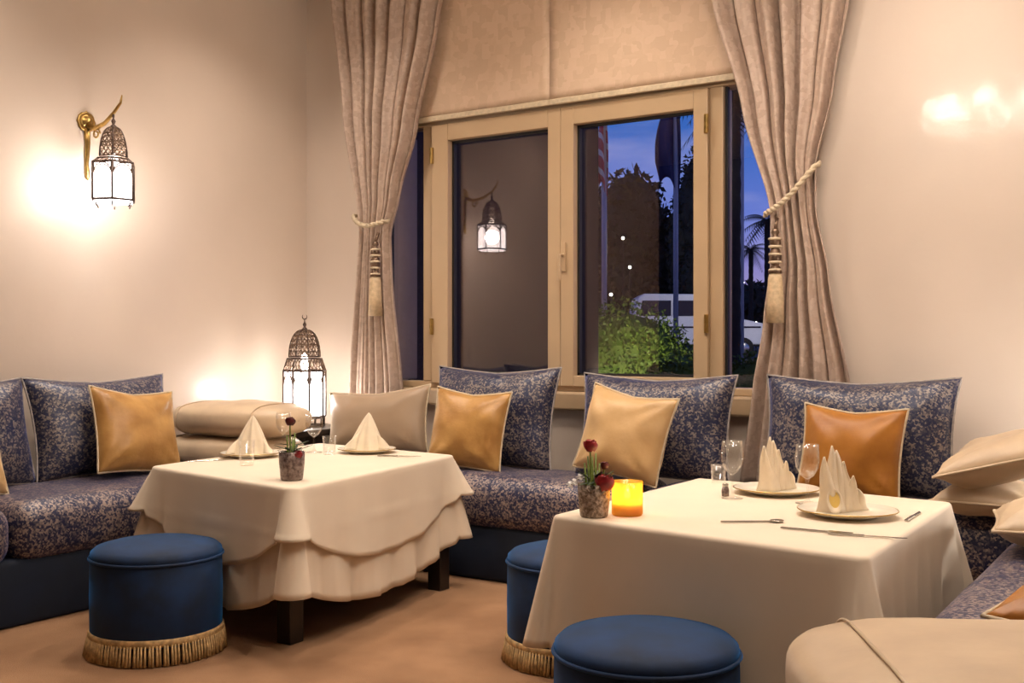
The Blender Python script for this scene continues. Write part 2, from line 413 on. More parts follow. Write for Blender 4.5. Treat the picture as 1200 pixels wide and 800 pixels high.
# ------------------------------------------------------------------ roman blinds
bx = fx(649)
for x0, x1, lb in ((WX0 - .02, bx - .001, 'beige patterned roman blind above the casement reflecting the wall lamp'),
                   (bx + .001, WX1 + .02, 'beige patterned roman blind above the casement looking out on the flags')):
    r = thing('roman_blind', lb, 'blind', ((x0 + x1) / 2, YB - .045, 2.545), group='roman blinds over the window')
    hw = (x1 - x0) / 2
    def fn(u, v, hw=hw):
        x = -hw + 2 * hw * u; z = .02 + v * 1.0
        return (x, .006 * noise.noise(Vector((x * 2.2 + z * 2, z * 2.5, 3))), z)
    MB().grid(fn, 24, 24).build('fabric_panel', 'blind_damask', r, smooth=True, thick=.004)
    MB().box(-hw, hw, -.012, .010, -.012, .02).build('bottom_bar', 'piping_cream', r, bevel=.004)
    MB().box(-hw, hw, -.02, .03, 1.0, 1.05).build('head_rail', 'frame_paint', r, bevel=.004)

# ------------------------------------------------------------------ curtains
def spline(tab, z):
    tab = sorted(tab)
    if z <= tab[0][0]: return tab[0][1]
    for (a, p), (b, q) in zip(tab, tab[1:]):
        if z <= b:
            t = (z - a) / (b - a); t = t * t * (3 - 2 * t) * .5 + t * .5
            return p + (q - p) * t
    return tab[-1][1]
def curtain(label, Lt, Rt, At, folds, cy, ph, tie, tasx):
    x0 = (spline(Lt, 2) + spline(Rt, 2)) / 2
    root = thing('curtain', label, 'curtain', (x0, cy, .50), group='tied back window curtains')
    z0, z1 = .50, 3.50
    def fn(u, v):
        z = z0 + (z1 - z0) * v
        L, R = spline(Lt, z), spline(Rt, z); A = spline(At, z)
        a = 2 * PI * folds * u + ph
        wob = .5 * noise.noise(Vector((u * 5, z * .5, ph)))
        y = A * (math.sin(a + wob) + .35 * math.sin(2.3 * a + 1 + wob * 2))
        x = L + (R - L) * (u + .022 * math.cos(a + wob))
        return (x - x0, y, z - z0)
    MB().grid(fn, 150, 60).build('drape', 'curtain_damask', root, smooth=True, thick=.003)
    # cord
    pts = []
    n = 30
    (ax, az), (bx_, bz) = tie
    for i in range(n + 1):
        u = i / n; z = az + (bz - az) * u - .05 * math.sin(PI * u)
        x = ax + (bx_ - ax) * u
        y = -.085 * math.sin(PI * min(1, max(0, u))) ** .4 - .01
        pts.append((x - x0, y, z - z0))
    twist = MB()
    for k in range(2):
        pp = []
        for i, p in enumerate(pts):
            a = i * 1.3 + k * PI
            pp.append((p[0], p[1] + .007 * math.cos(a), p[2] + .007 * math.sin(a)))
        twist.tube(pp, .010, 8)
    twist.build('tieback_cord', 'piping_cream', root, smooth=True)
    # tassel
    tx, ty, tz = tasx[0] - x0, -.10, tasx[1] - z0
    t = MB().lathe([(0, 0), (.014, -.004), (.02, -.02), (.012, -.035), (.026, -.05), (.028, -.075), (.014, -.09), (.024, -.105), (.03, -.13), (.028, -.16), (.016, -.175), (.030, -.195), (.033, -.215), (0, -.22)], 16, (tx, ty, tz))
    t.tube([(tx, ty, tz), (tx, ty + .03, tz + .05)], .008, 8)
    th = t.build('tassel', 'lantern_tracery', root, smooth=True)
    t = MB()
    for k in range(5):
        t.lathe([(.029, -.045 - k * .037), (.033, -.051 - k * .037), (.029, -.057 - k * .037)], 16, (tx, ty, tz))
    t.build('tassel_band', 'piping_cream', th, smooth=True)
    MB().lathe([(.028, -.215), (.034, -.24), (.040, -.34), (.043, -.45), (0, -.452)], 26, (tx, ty, tz), rf=lambda a, z: 1 + .07 * math.sin(a * 13)).build('tassel_skirt', 'fringe_pale', th, smooth=True)
    return root
mat('fringe_pale', (.62, .46, .28), .6, var=.25, scale=50)
k = YB / 5.181
curtain('beige damask curtain tied back beside the standing lantern',
        [(3.5, -4.66 * k), (2.6, -4.52 * k), (2.0, -4.40 * k), (1.86, -4.385 * k), (1.7, -4.40 * k), (.9, -4.47 * k), (.5, -4.48 * k)],
        [(3.5, -3.70 * k), (3.1, -3.81 * k), (2.5, -3.97 * k), (2.1, -4.10 * k), (1.86, -4.17 * k), (1.6, -4.16 * k), (.9, -4.08 * k), (.5, -4.06 * k)],
        [(3.5, .055), (2.5, .050), (1.9, .032), (1.3, .04), (.5, .046)], 7.4, YB - .14, .6,
        ((-4.42 * k, 1.99), (-4.16 * k, 1.94)), (at_Y(445, 283, YB - .2).x, at_Y(445, 283, YB - .2).z))
curtain('beige damask curtain tied back beside the orange cushion',
        [(3.5, -2.33 * k), (2.9, -2.10 * k), (2.35, -1.945 * k), (1.83, -1.80 * k), (1.6, -1.80 * k), (1.3, -1.84 * k), (.96, -1.90 * k), (.5, -1.965 * k)],
        [(3.5, -1.26 * k), (2.85, -1.40 * k), (2.4, -1.485 * k), (2.03, -1.575 * k), (1.85, -1.575 * k), (1.5, -1.51 * k), (.96, -1.405 * k), (.5, -1.38 * k)],
        [(3.5, .060), (2.6, .056), (1.95, .034), (1.4, .040), (.5, .042)], 6.4, YB - .15, 2.1,
        ((-1.825 * k, 1.82), (-1.565 * k, 2.05)), (at_Y(911, 268, YB - .22).x, at_Y(911, 268, YB - .22).z))
tag(MB().tube([(WX0 - .35, YB - .14, 3.52), (WX1 + .35, YB - .14, 3.52)], .018, 10).build('curtain_rail', 'brass', smooth=True), 'long brass curtain rail above the roman blinds', 'curtain rail')
# ================================================================== LANTERNS
def lantern(name, label, group, loc, ns, R, zb, zp, zs, zd, rs, rd, watt, hang, rz=0.0, finial='spike'):
    """zb: panel bottom, zp: panel top, zs: shoulder top, zd: dome top (local z).  R body radius, rs shoulder, rd dome radius"""
    root = thing(name, label, 'lantern', loc, (0, 0, rz), group)
    def ring(r, z, off=0): return [Vector((r * math.cos(2 * PI * (i + off) / ns), r * math.sin(2 * PI * (i + off) / ns), z)) for i in range(ns)]
    cage = MB()
    for z, r, t in ((zb, R, .0065), (zp, R, .0065), (zs, rs, .005), (zs + .012, rd, .0045)):
        cage.tube(ring(r, z), t, 6, closed=True)
    a, b = ring(R, zb), ring(R, zp); c = ring(rs, zs)
    for i in range(ns):
        cage.tube([a[i], b[i]], .006, 6); cage.tube([b[i], c[i]], .004, 6)
        # dome rib
        pts = []
        for k in range(9):
            q = k / 8; ang = q * PI / 2
            r = rd * math.cos(ang) ** .75 if k < 8 else .008
            p = ring(r, zs + .012 + (zd - zs - .012) * math.sin(ang))[i]
            pts.append(p)
        cage.tube(pts, .004, 6)
        # little feet / drops below
        f = ring(R * .92, zb)[i]
        if hang: cage.tube([f, f + Vector((-f.x * .15, -f.y * .15, -.035))], .004, 6)
        else: cage.tube([f, (f.x, f.y, 0)], .007, 6)
    if not hang: cage.tube(ring(R * .92, .004), .005, 6, closed=True)
    cage.build('cage', 'antique_metal', root, smooth=True)
    # base plate and crown
    MB().lathe([(0, zb - .012), (R * .95, zb - .012), (R * .95, zb), (0, zb)], ns).build('base_plate', 'lamp_glass' if hang else 'antique_metal', root)
    fin = MB().lathe([(.02, zd - .01), (.016, zd + .005), (.006, zd + .015), (.012, zd + .03), (.004, zd + .045), (.003, zd + .06), (0, zd + .061)], 12)
    if finial == 'crescent':
        fin.tube([(.016 * math.cos(t), 0, zd + .078 + .016 * math.sin(t)) for t in [PI * .75 + i * PI * 1.5 / 12 for i in range(13)]], [.001 + .003 * math.sin(PI * i / 12) for i in range(13)], 6)
    fin.build('finial', 'antique_metal', root, smooth=True)
    # lit panels + tracery
    for i in range(ns):
        p, q = a[i] * .985, a[(i + 1) % ns] * .985
        p.z = q.z = zb; up = Vector((0, 0, zp - zb))
        m = MB().add([p, q, q + up, p + up], [(0, 1, 2, 3)])
        pa = m.build('glass_panel', 'lamp_glass', root)
        tr = MB()
        P = lambda u, v: (a[i] * (1 - u) + a[(i + 1) % ns] * u) * 1.004 * Vector((1, 1, 0)).length / Vector((1, 1, 0)).length + Vector((0, 0, (zp - zb) * v))
        for arch in range(2):
            pts = []
            for k in range(9):
                u = k / 8; pts.append(P(u, .66 + .26 * math.sin(PI * u) ** .7 + .05 * arch))
            tr.tube(pts, .0028, 5)
        for k in range(7):
            u = (k + .5) / 7; tr.tube([P(u, .70 + .26 * math.sin(PI * u) ** .7), P(u, .995)], .0022, 5)
        tr.build('tracery', 'lantern_tracery', pa, smooth=True)
    # shoulder + dome filigree: lattice of thin wires
    fl = MB()
    rows = 6
    def dome(i, u, q):
        ang = q * PI / 2; r = rd * max(.06, math.cos(ang)) ** .75; z = zs + .012 + (zd - zs - .012) * math.sin(ang)
        A, B = ring(r, z)[i], ring(r, z)[(i + 1) % ns]
        return A * (1 - u) + B * u
    for i in range(ns):
        for kx in range(3):
            for kr in range(rows):
                q0, q1 = kr / rows * .92, (kr + 1) / rows * .92
                u0, u1 = kx / 3, (kx + 1) / 3
                fl.tube([dome(i, u0, q0), dome(i, u1, q1)], .0026, 4); fl.tube([dome(i, u1, q0), dome(i, u0, q1)], .0026, 4)
        for kx in range(4):
            u0, u1 = kx / 4, (kx + 1) / 4
            A = lambda u: b[i] * (1 - u) + b[(i + 1) % ns] * u
            B = lambda u: c[i] * (1 - u) + c[(i + 1) % ns] * u
            fl.tube([A(u0), B(u1)], .0024, 4); fl.tube([A(u1), B(u0)], .0024, 4)
    for q in (.0, .3, .55):
        fl.tube([dome(i, u, q) for i in range(ns) for u in (0, .5)], .0042, 5, closed=True)
    fl.build('filigree_dome', 'lantern_tracery', root, smooth=True)
    # bulb seen through the dome
    bb = MB().lathe([(0, zp - .02), (.018, zp), (.026, zp + (zs - zp) * .5), (.018, zs + .02), (0, zs + .035)], 14)
    bb.build('bulb', 'lamp_bulb', root, smooth=True)
    l = D.lights.new('lantern_light', 'POINT'); l.energy = watt; l.color = (1, .92, .85); l.shadow_soft_size = .055
    q = D.objects.new('lantern_light', l); C.objects.link(q); q.parent = root; q.location = (0, 0, (zb + zp) / 2)
    return root

# wall sconce
SX = XL + .26
sp = at_X(133, 190, SX)
pl = at_X(100, 143, XL)
zl0 = at_X(133, 244, SX).z
zof = lambda y: at_X(133, y, SX).z - zl0
lantern('sconce_lantern', 'lit hexagonal metal lantern hanging from the gold wall bracket', 'lit Moroccan lanterns', (SX, sp.y, zl0), 6, .112, zof(235), zof(192), zof(187), zof(149), .085, .075, SCONCE_W, True, .35)
top = Vector((SX, sp.y, zl0 + zof(149) + .06))
br = thing('wall_bracket', 'gold scrolled wall bracket with round rosette and long tail', 'bracket', (XL, pl.y, pl.z))
o_ = Vector(br.location)
MR = Matrix.Rotation(PI / 2, 4, 'Y')
MB().lathe([(.0, 0), (.052, 0), (.055, .01), (.045, .016), (.040, .012), (.028, .02), (.018, .034), (0, .038)], 20, M=MR, rf=lambda a, z: 1 + .06 * math.cos(a * 8)).build('rosette', 'brass', br, smooth=True)
tl = MB()
tl.tube([(.012, 0, -.03), (.014, .004, -.12), (.012, 0, -.22), (.014, .003, -.29), (.02, 0, -.31)], [.018, .014, .011, .012, .003], 10)
tl.build('tail', 'brass', br, smooth=True)
e_ = top - o_
am = MB()
am.tube([(.02, 0, -.02), (e_.x * .35, e_.y * .3, -.045), (e_.x * .7, e_.y * .7, e_.z - .03), (e_.x, e_.y, e_.z + .012), (e_.x + .05, e_.y + .005, e_.z + .06), (e_.x + .06, e_.y + .006, e_.z + .10)], [.016, .014, .011, .009, .007, .003], 10)
am.tube([(e_.x * .4 + .03 * math.cos(t) * (1 - t / 12), e_.y * .35, -.075 + .03 * math.sin(t) * (1 - t / 12)) for t in [i * .6 for i in range(14)]], .005, 6)
am.build('arm', 'brass', br, smooth=True)
MB().tube([(e_.x, e_.y, e_.z + .012), (e_.x, e_.y, e_.z - .01)], .006, 8).build('hook', 'antique_metal', br)

# ================================================================== SEATING
SEAT = .525
def bench(label, x0, x1, y0, y1, front, cushions):
    """front: '+x','-x','-y' side that faces the room"""
    r = thing('banquette', label, 'bench', ((x0 + x1) / 2, (y0 + y1) / 2, 0), group='brocade banquettes around the tables')
    cx, cy = (x0 + x1) / 2, (y0 + y1) / 2
    MB().box(x0 - cx, x1 - cx, y0 - cy, y1 - cy, 0, .285).build('base', 'velvet_navy', r, bevel=.025, seg=3, smooth=True)
    a0, a1, b0, b1 = x0, x1, y0, y1
    ov = .035
    if front == '+x': a1 += ov
    if front == '-x': a0 -= ov
    if front == '-y': b0 -= ov
    n = cushions
    for i in range(n):
        if front == '-y': q0, q1, w0, w1 = a0 + (a1 - a0) * i / n, a0 + (a1 - a0) * (i + 1) / n, b0, b1
        else: q0, q1, w0, w1 = a0, a1, b0 + (b1 - b0) * i / n, b0 + (b1 - b0) * (i + 1) / n
        me = rounded_slab(q0 - cx, q1 - cx, w0 - cy, w1 - cy, .255, SEAT, .10)
        so = me.build('seat_cushion', 'brocade', r, smooth=True, weld=True)
    return r
def rounded_slab(x0, x1, y0, y1, z0, z1, rad, crown=.012):
    """box with big round edges, as a superellipse-like inflated slab"""
    n = 40; m = MB()
    cx, cy, cz = (x0 + x1) / 2, (y0 + y1) / 2, (z0 + z1) / 2
    hx, hy, hz = (x1 - x0) / 2, (y1 - y0) / 2, (z1 - z0) / 2
    def side(u, L):          # dense near the ends
        t = (u * 2 - 1); return L * math.copysign(abs(t) ** .75, t)
    bm = []
    def rb(p):
        q = Vector((max(-hx + rad, min(hx - rad, p.x)), max(-hy + rad, min(hy - rad, p.y)), max(-hz + rad, min(hz - rad, p.z))))
        d = p - q
        if d.length > 1e-9: d = d.normalized() * rad
        v = q + d
        k = max(0, 1 - (v.x / hx) ** 2) * max(0, 1 - (v.y / hy) ** 2)
        v.z += crown * k * (1 if v.z > 0 else 0)
        v.z += .004 * noise.noise(v * 4 + Vector((cx, cy, 0)))
        return v + Vector((cx, cy, cz))
    def axis(L, nn):
        o = [-L + rad * (1 - math.cos(PI / 2 * i / 5)) for i in range(5)]
        k = [-L + rad + (2 * L - 2 * rad) * i / nn for i in range(nn + 1)]
        return o + k + [-q for q in reversed(o)]
    ax, ay, az = axis(hx, max(2, int(hx * 12))), axis(hy, max(2, int(hy * 12))), axis(hz, 2)
    def face(A, B, f):
        vs = [rb(f(a, b)) for b in B for a in A]; w_ = len(A)
        m.add(vs, [(j * w_ + i, j * w_ + i + 1, (j + 1) * w_ + i + 1, (j + 1) * w_ + i) for j in range(len(B) - 1) for i in range(w_ - 1)])
    for s in (-1, 1):
        face(ax, ay, lambda a, b: Vector((a, b, s * hz)))
        face(ax, az, lambda a, b: Vector((a, s * hy, b)))
        face(ay, az, lambda a, b: Vector((s * hx, a, b)))
    return m
LBX, BBY, RBX = -4.255, 4.515, -.605
bench('brocade banquette with navy velvet base along the wall under the lamp', XL + .03, LBX, .9, 4.46, '+x', 2)
bench('brocade banquette with navy velvet base under the window', -4.02, -.56, BBY, YB - .22, '-y', 2)
bench('brocade banquette with navy velvet base holding the orange seat cushion beside the front bolster', RBX, .2, 1.25, 4.18, '-x', 2)
# corner tables
def corner_table(label, x0, x1, y0, y1, h):
    r = thing('corner_table', label, 'side table', ((x0 + x1) / 2, (y0 + y1) / 2, 0), group='corner tables between the banquettes')
    hx, hy = (x1 - x0) / 2, (y1 - y0) / 2
    MB().box(-hx, hx, -hy, hy, h - .04, h).build('table_top', 'dark_wood', r, bevel=.006)
    MB().box(-hx + .04, hx - .04, -hy + .04, hy - .04, h - .12, h - .04).build('apron', 'dark_wood', r)
    for sx_ in (-1, 1):
        for sy_ in (-1, 1):
            a, b = sx_ * (hx - .06), sy_ * (hy - .06)
            MB().box(a - .03, a + .03, b - .03, b + .03, 0, h - .04).build('leg', 'dark_wood', r, bevel=.004)
CT = .70
corner_table('dark wooden corner table under the standing lantern by the curtain', XL + .02, -4.37, 4.48, YB - .22, CT)
corner_table('dark wooden corner table between the window banquette and the front one', -.545, .18, 4.26, YB - .22, .66)

lp = at_Y(357, 430, 4.80)
zq = lambda y: at_Y(357, y, 4.80).z - CT
lantern('standing_lantern', 'lit octagonal metal lantern with pierced dome on corner table beside the curtain', 'lit Moroccan lanterns', (lp.x, lp.y, CT), 8, .128, .06, zq(434), zq(420), zq(386), .105, .095, LANT_W, False, .2, 'crescent')
lantern('standing_lantern', 'lit octagonal metal lantern on the corner table beside the stacked cushions', 'lit Moroccan lanterns', (-.10, 4.66, .66), 8, .128, .06, zq(434), zq(420), zq(386), .105, .095, LANT_W * 3, False, .0, 'crescent')

# ------------------------------------------------------------------ cushions
def cushion(label, m, wd, ht, T, loc, rz, lean, roll=0, pip='piping_cream', name='cushion', group=None, seed=0, pinch=.07, wr=None):
    wr = wr if wr is not None else (.022 if name == 'scatter_cushion' else .012)
    """standing square cushion; loc = bottom centre, faces -Y before rz; lean tips the top backwards"""
    r = thing(name, label, 'cushion', loc, (0, 0, rz), group)
    M = Matrix.Rotation(-lean, 4, 'X') @ Matrix.Translation((0, 0, ht / 2)) @ Matrix.Rotation(roll, 4, 'Y')
    n = 26
    def P(u, v, s):
        x = wd / 2 * u * (1 - pinch * (1 - v * v)); z = ht / 2 * v * (1 - pinch * (1 - u * u))
        th = T / 2 * max(0, (1 - abs(u) ** 3.2) * (1 - abs(v) ** 3.2)) ** .62
        q = Vector((x * 7, z * 7, seed * 3.1 + s))
        wv = noise.noise(q) * wr
        # tension creases running in from the corners
        rr = math.hypot(1 - abs(u), 1 - abs(v)); an = math.atan2(1 - abs(v), 1 - abs(u))
        wv += wr * .8 * math.sin(an * 11 + seed) * math.exp(-rr * 2.6)
        th = th + wv * min(1, th / (.25 * T))
        sag = -.02 * (1 - abs(u)) * (1 if v > 0 else 0) * v
        return M @ Vector((x, s * th, z + sag))
    if loc[2] > 0:      # rest on the seat, sinking in a little
        lo_ = min(P(a / 6 - 1, b / 6 - 1, s).z for a in range(13) for b in range(13) for s in (-1, 1))
        M = Matrix.Translation((0, 0, -lo_ + .006)) @ M
    g = MB()
    for s in (-1, 1):
        g.grid(lambda a, b, s=s: P(a * 2 - 1, b * 2 - 1, s), n, n)
    g.build('cover', m, r, smooth=True, weld=True)
    pts = []
    for i in range(n): pts.append(P(-1 + 2 * i / n, -1, 1))
    for i in range(n): pts.append(P(1, -1 + 2 * i / n, 1))
    for i in range(n): pts.append(P(1 - 2 * i / n, 1, 1))
    for i in range(n): pts.append(P(-1, 1 - 2 * i / n, 1))
    MB().tube(pts, .0055, 6, closed=True).build('piping', pip, r, smooth=True)
    # settle on the seat
    return r
BG = 'large brocade back cushions'; GG = 'small satin scatter cushions'
Z = SEAT - .005
def back_c(label, xl, xr, yy, ht, **k):
    a, b = at_Y(xl, 500, yy).x, at_Y(xr, 500, yy).x
    return cushion(label, 'brocade_cushion', b - a, ht, .24, ((a + b) / 2, yy + .02, Z), 0, k.pop('lean', .2), pip='piping_grey', group=BG, name='back_cushion', **k)
yb = YB - .41
back_c('large brocade cushion behind the gold satin cushion, nearest the standing lantern', 499, 643, yb, .555, seed=1)
back_c('large brocade cushion behind the pale gold satin cushion under the window', 671, 853, yb, .53, seed=2)
back_c('large brocade cushion behind the orange satin cushion by the curtain', 888, 1120, yb, .535, seed=3)
def left_c(label, xl, xr, xx, ht, m, T, lean, **k):
    a, b = at_X(xl, 500, xx).y, at_X(xr, 500, xx).y
    return cushion(label, m, b - a, ht, T, (xx, (a + b) / 2, Z), PI / 2, lean, **k)
left_c('large brocade cushion under the wall lamp behind the gold cushion', 43, 208, XL + .30, .52, 'brocade_cushion', .24, .24, pip='piping_grey', group=BG, name='back_cushion', seed=4)
left_c('large brocade cushion behind the cream satin cushion on the lamp wall', -130, 44, XL + .29, .52, 'brocade_cushion', .24, .24, pip='piping_grey', group=BG, name='back_cushion', seed=5)
left_c('gold satin cushion leaning on brocade cushion under the wall lamp', 120, 216, XL + .53, .44, 'gold_satin', .16, .30, roll=.10, group=GG, name='scatter_cushion', seed=6)
left_c('cream satin cushion on the lamp wall banquette at its camera end', -85, 10, XL + .52, .42, 'gold_pale', .16, .28, group=GG, name='scatter_cushion', seed=7)
def front_c(label, xl, xr, yy, ht, m, lean=.3, rz=0, roll=0, seed=0, T=.16):
    a, b = at_Y(xl, 520, yy).x, at_Y(xr, 520, yy).x
    return cushion(label, m, b - a, ht, T, ((a + b) / 2, yy, Z), rz, lean, roll=roll, group=GG, name='scatter_cushion', seed=seed)
front_c('gold satin cushion leaning on brocade cushion beside the beige cushion', 503, 585, 4.64, .43, 'gold_satin', .24, .12, .05, 8)
front_c('pale gold satin cushion tilted behind the vase of red roses', 672, 780, 4.62, .43, 'gold_pale', .26, -.1, .14, 9, .2)
front_c('deep orange satin cushion leaning on brocade cushion by the curtain', 933, 1056, 4.64, .41, 'gold_deep', .26, 0, .03, 10)
# beige cushion standing between lantern and window, its shade put in the colour
a, b = at_Y(386, 500, 4.76).x, at_Y(498, 500, 4.76).x
cushion('plain shade-darkened beige satin cushion standing between the lantern and the window banquette cushions', 'beige_shaded', b - a, .39, .2, ((a + b) / 2, 4.74, Z), .06, .2, roll=-.09, group='plain beige cushions', name='beige_cushion', seed=11)
cushion('deep orange satin cushion lying on the banquette beside the front bolster', 'gold_deep', .46, .44, .16, (-.04, 2.47, Z), TH, 1.40, roll=.75, group=GG, name='scatter_cushion', seed=12)

def bolster(label, m, L, Wd, Hh, loc, rz, tilt=0, seed=0, name='bolster', seams=(.74,), e1=.38, e2=.6):
    r = thing(name, label, 'bolster', loc, (0, tilt, rz), 'plain beige bolsters')
    sg = lambda v, p: math.copysign(abs(v) ** p, v)
    def P(u, v, off=0):
        th = (u - .5) * PI; ph = v * 2 * PI
        c_ = sg(math.cos(th), e1)
        x = L / 2 * sg(math.sin(th), e1 * 1.1)
        y = (Wd / 2 + off) * c_ * sg(math.cos(ph), e2); z = (Hh / 2 + off) * c_ * sg(math.sin(ph), e2)
        q = Vector((x, y, z))
        wv = .012 * noise.noise(q * 6 + Vector((seed, 0, 0))) + .004 * noise.noise(q * 22 + Vector((seed, 5, 0)))
        pl_ = .005 * math.sin(ph * 22) * (1 if abs(x) > L * .40 else 0)
        n_ = Vector((0, y, z)).normalized() if abs(y) + abs(z) > 1e-6 else Vector((0, 0, 0))
        return q + n_ * (wv + pl_) + Vector((0, 0, Hh / 2))
    MB().grid(lambda a_, b_: P(.002 + a_ * .996, b_), 40, 44).build('cover', m, r, smooth=True, weld=True)
    for s in seams:
        for sgn in (-1, 1):
            # find u with x = sgn*s*L/2
            u = .5 + sgn * math.asin(min(1, s ** (1 / (e1 * 1.1)))) / PI
            MB().tube([P(u, k_ / 44, .004) for k_ in range(44)], .003, 6, closed=True).build('piping', m, r, smooth=True)
    return r
bolster('lower beige bolster stacked on the lamp wall banquette end', 'beige_satin', .78, .48, .165, (-4.60, 4.22, SEAT + .002), .06, seed=1, e1=.5, e2=.65)
bolster('upper beige bolster stacked on the lamp wall banquette end', 'beige_satin', .84, .48, .195, (-4.57, 4.24, SEAT + .160), .05, seed=2, seams=(.66,), e1=.62, e2=.7)
def pillow(label, wd, ht, T, loc, rz, tilt=0, seed=0, m='beige_satin'):
    """soft square pillow lying flat"""
    r = cushion(label, m, wd, ht, T, (0, 0, 0), 0, 0, group='plain beige cushions', name='beige_cushion', seed=seed, pip=m, pinch=.05, wr=.02)
    r.matrix_world = Matrix.Translation(loc) @ Matrix.Rotation(rz, 4, 'Z') @ Matrix.Rotation(tilt, 4, 'Y') @ Matrix.Rotation(-PI / 2, 4, 'X') @ Matrix.Translation((0, 0, -ht / 2))
    return r
pillow('lower plain beige cushion lying under another beside the orange cushion', .38, .48, .14, (-.74, 4.62, SEAT + .068), -.05, 0, 3)
pillow('upper plain beige cushion lying on another beside the orange cushion', .62, .52, .18, (-.64, 4.60, SEAT + .247), .10, -.26, 4)
pillow('plain beige cushion lying on the front banquette against the dark corner table', .56, .46, .18, (-.35, 3.90, SEAT + .092), .15, 0, 5)
bolster('broad beige bolster lying on the front banquette beside the round stool', 'beige_satin', .82, .62, .185, (-.21, 1.91, SEAT + .006), TH - .08, seed=6, seams=(.70,), e1=.5, e2=.55)

# ------------------------------------------------------------------ tables and cloths
def lerp2(a, b, t): return (a[0] + (b[0] - a[0]) * t, a[1] + (b[1] - a[1]) * t)
def cloth(label, q, zt, mid, cor, flare, lift=0, out=0, amp=.012, lam=.19, crease=None, ph=0, m='linen', group=None, round_=1.0, cw=.2, cws=None, amps=None, slope=.018):
    """q: 4 corners CCW.  mid/cor: drop at side middles / corners"""
    cx = sum(p[0] for p in q) / 4; cy = sum(p[1] for p in q) / 4
    per = []; sl = 0
    for i in range(4):
        A, B, Pv = Vector(q[i]), Vector(q[(i + 1) % 4]), Vector(q[i - 1])
        d = B - A; Ls = d.length; d.normalize(); nrm = Vector((d.y, -d.x))
        dp = (A - Pv).normalized(); npv = Vector((dp.y, -dp.x))
        rc = .014
        # corner arc
        for k_ in range(9):
            t = k_ / 8; n_ = (npv * (1 - t) + nrm * t).normalized()
            base = A - (npv + nrm).normalized() * rc * 1.35
            per.append((base + n_ * rc, n_, .70 + .30 * math.sin(PI * t), 1.0, sl, i))
        for k_ in range(1, 30):
            t = k_ / 30
            p = A + d * (rc + (Ls - 2 * rc) * t)
            dist = min(t, 1 - t) * Ls
            cwk = cws[i if t < .5 else (i + 1) % 4] if cws else cw
            c_ = max(0, 1 - dist / cwk); u = abs(2 * t - 1)
            near = A if t < .5 else B
            per.append((p, nrm, c_, u, sl + Ls * t, i))
        sl += Ls
    lens = [(Vector(q[(i + 1) % 4]) - Vector(q[i])).length for i in range(4)]; s0s = [sum(lens[:i]) for i in range(4)]
    np_ = len(per); g = MB(); vs = []; rows = []
    zt2 = zt + lift
    for rr in (.0, .35, .7, .93):
        rows.append([(cx + (p[0].x - cx) * rr, cy + (p[0].y - cy) * rr, zt2 + .0015 * noise.noise(Vector((p[0].x * rr * 3, p[0].y * rr * 3, 1)))) for p in per])
    re = .014
    for k_ in range(4):
        an = PI / 2 * k_ / 3
        rows.append([(p[0].x + p[1].x * (re * math.sin(an) + out), p[0].y + p[1].y * (re * math.sin(an) + out), zt2 - re * (1 - math.cos(an))) for p in per])
    nr = 16
    for k_ in range(1, nr + 1):
        t = k_ / nr; row = []
        for (p, n_, c_, u, s_, i_) in per:
            dmid = mid[i_] if isinstance(mid, (list, tuple)) else mid
            drop = dmid + (cor - dmid) * u ** 2.2
            o = re + out
            fk = flare[(i_ + (1 if (s_ - s0s[i_]) > .5 * lens[i_] else 0)) % 4] if isinstance(flare, (list, tuple)) else flare
            fo = fk * (c_ ** 1.5) * t - .030 * math.sin(PI * min(1, c_ * 1.0)) * t * (1 if c_ < .999 else 0)
            wv = (amps[i_] if amps else amp) * (math.sin(2 * PI * s_ / lam + ph + .8 * math.sin(s_ * 5)) + .5 * math.sin(2 * PI * s_ / (lam * .43) + 1 + ph)) * t ** 1.2 * (1 - c_ * .7)
            o += max(-.004 + out * .5, fo + wv + slope * t)
            z = zt2 - re - drop * t
            if crease: o += .004 * math.exp(-((drop * t - crease) / .006) ** 2)
            nn = n_
            row.append((p.x + nn.x * o, p.y + nn.y * o, z))
        rows.append(row)
    vs = [v for r_ in rows for v in r_]
    vs = [(v[0] - cx, v[1] - cy, v[2] - zt) for v in vs]
    fs = [(j * np_ + i, j * np_ + (i + 1) % np_, (j + 1) * np_ + (i + 1) % np_, (j + 1) * np_ + i) for j in range(1, len(rows) - 1) for i in range(np_)]
    g.add(vs, fs)
    g.v[0] = (0, 0, lift); g.f += [(0, np_ + i, np_ + (i + 1) % np_) for i in range(np_)]
    used = sorted({i for f in g.f for i in f}); mp_ = {o_: n_ for n_, o_ in enumerate(used)}
    g.v = [g.v[i] for i in used]; g.f = [tuple(mp_[i] for i in f) for f in g.f]
    o = g.build('tablecloth', m, smooth=True, thick=.002, loc=(cx, cy, zt))
    return tag(o, label, 'tablecloth', group)
def table(label, q, zt, legs):
    cx = sum(p[0] for p in q) / 4; cy = sum(p[1] for p in q) / 4
    r = thing('dining_table', label, 'table', (cx, cy, 0), group='low square dining tables')
    n = 4
    vs = [(cx + (p[0] - cx) * .985 - cx, cy + (p[1] - cy) * .985 - cy, z) for z in (zt - .035, zt - .004) for p in q]
    MB().add(vs, [(3, 2, 1, 0), (4, 5, 6, 7)] + [(i, (i + 1) % 4, 4 + (i + 1) % 4, 4 + i) for i in range(4)]).build('table_top', 'dark_wood', r)
    for x, y in legs:
        MB().box(x - cx - .038, x - cx + .038, y - cy - .038, y - cy + .038, 0, zt - .03).build('leg', 'dark_wood', r, bevel=.004)
TZ = .645
def quad(px): 
    n, l, r_ = [at_z(x, y, TZ) for x, y in px]
    f = l + r_ - n
    return n, l, r_, f
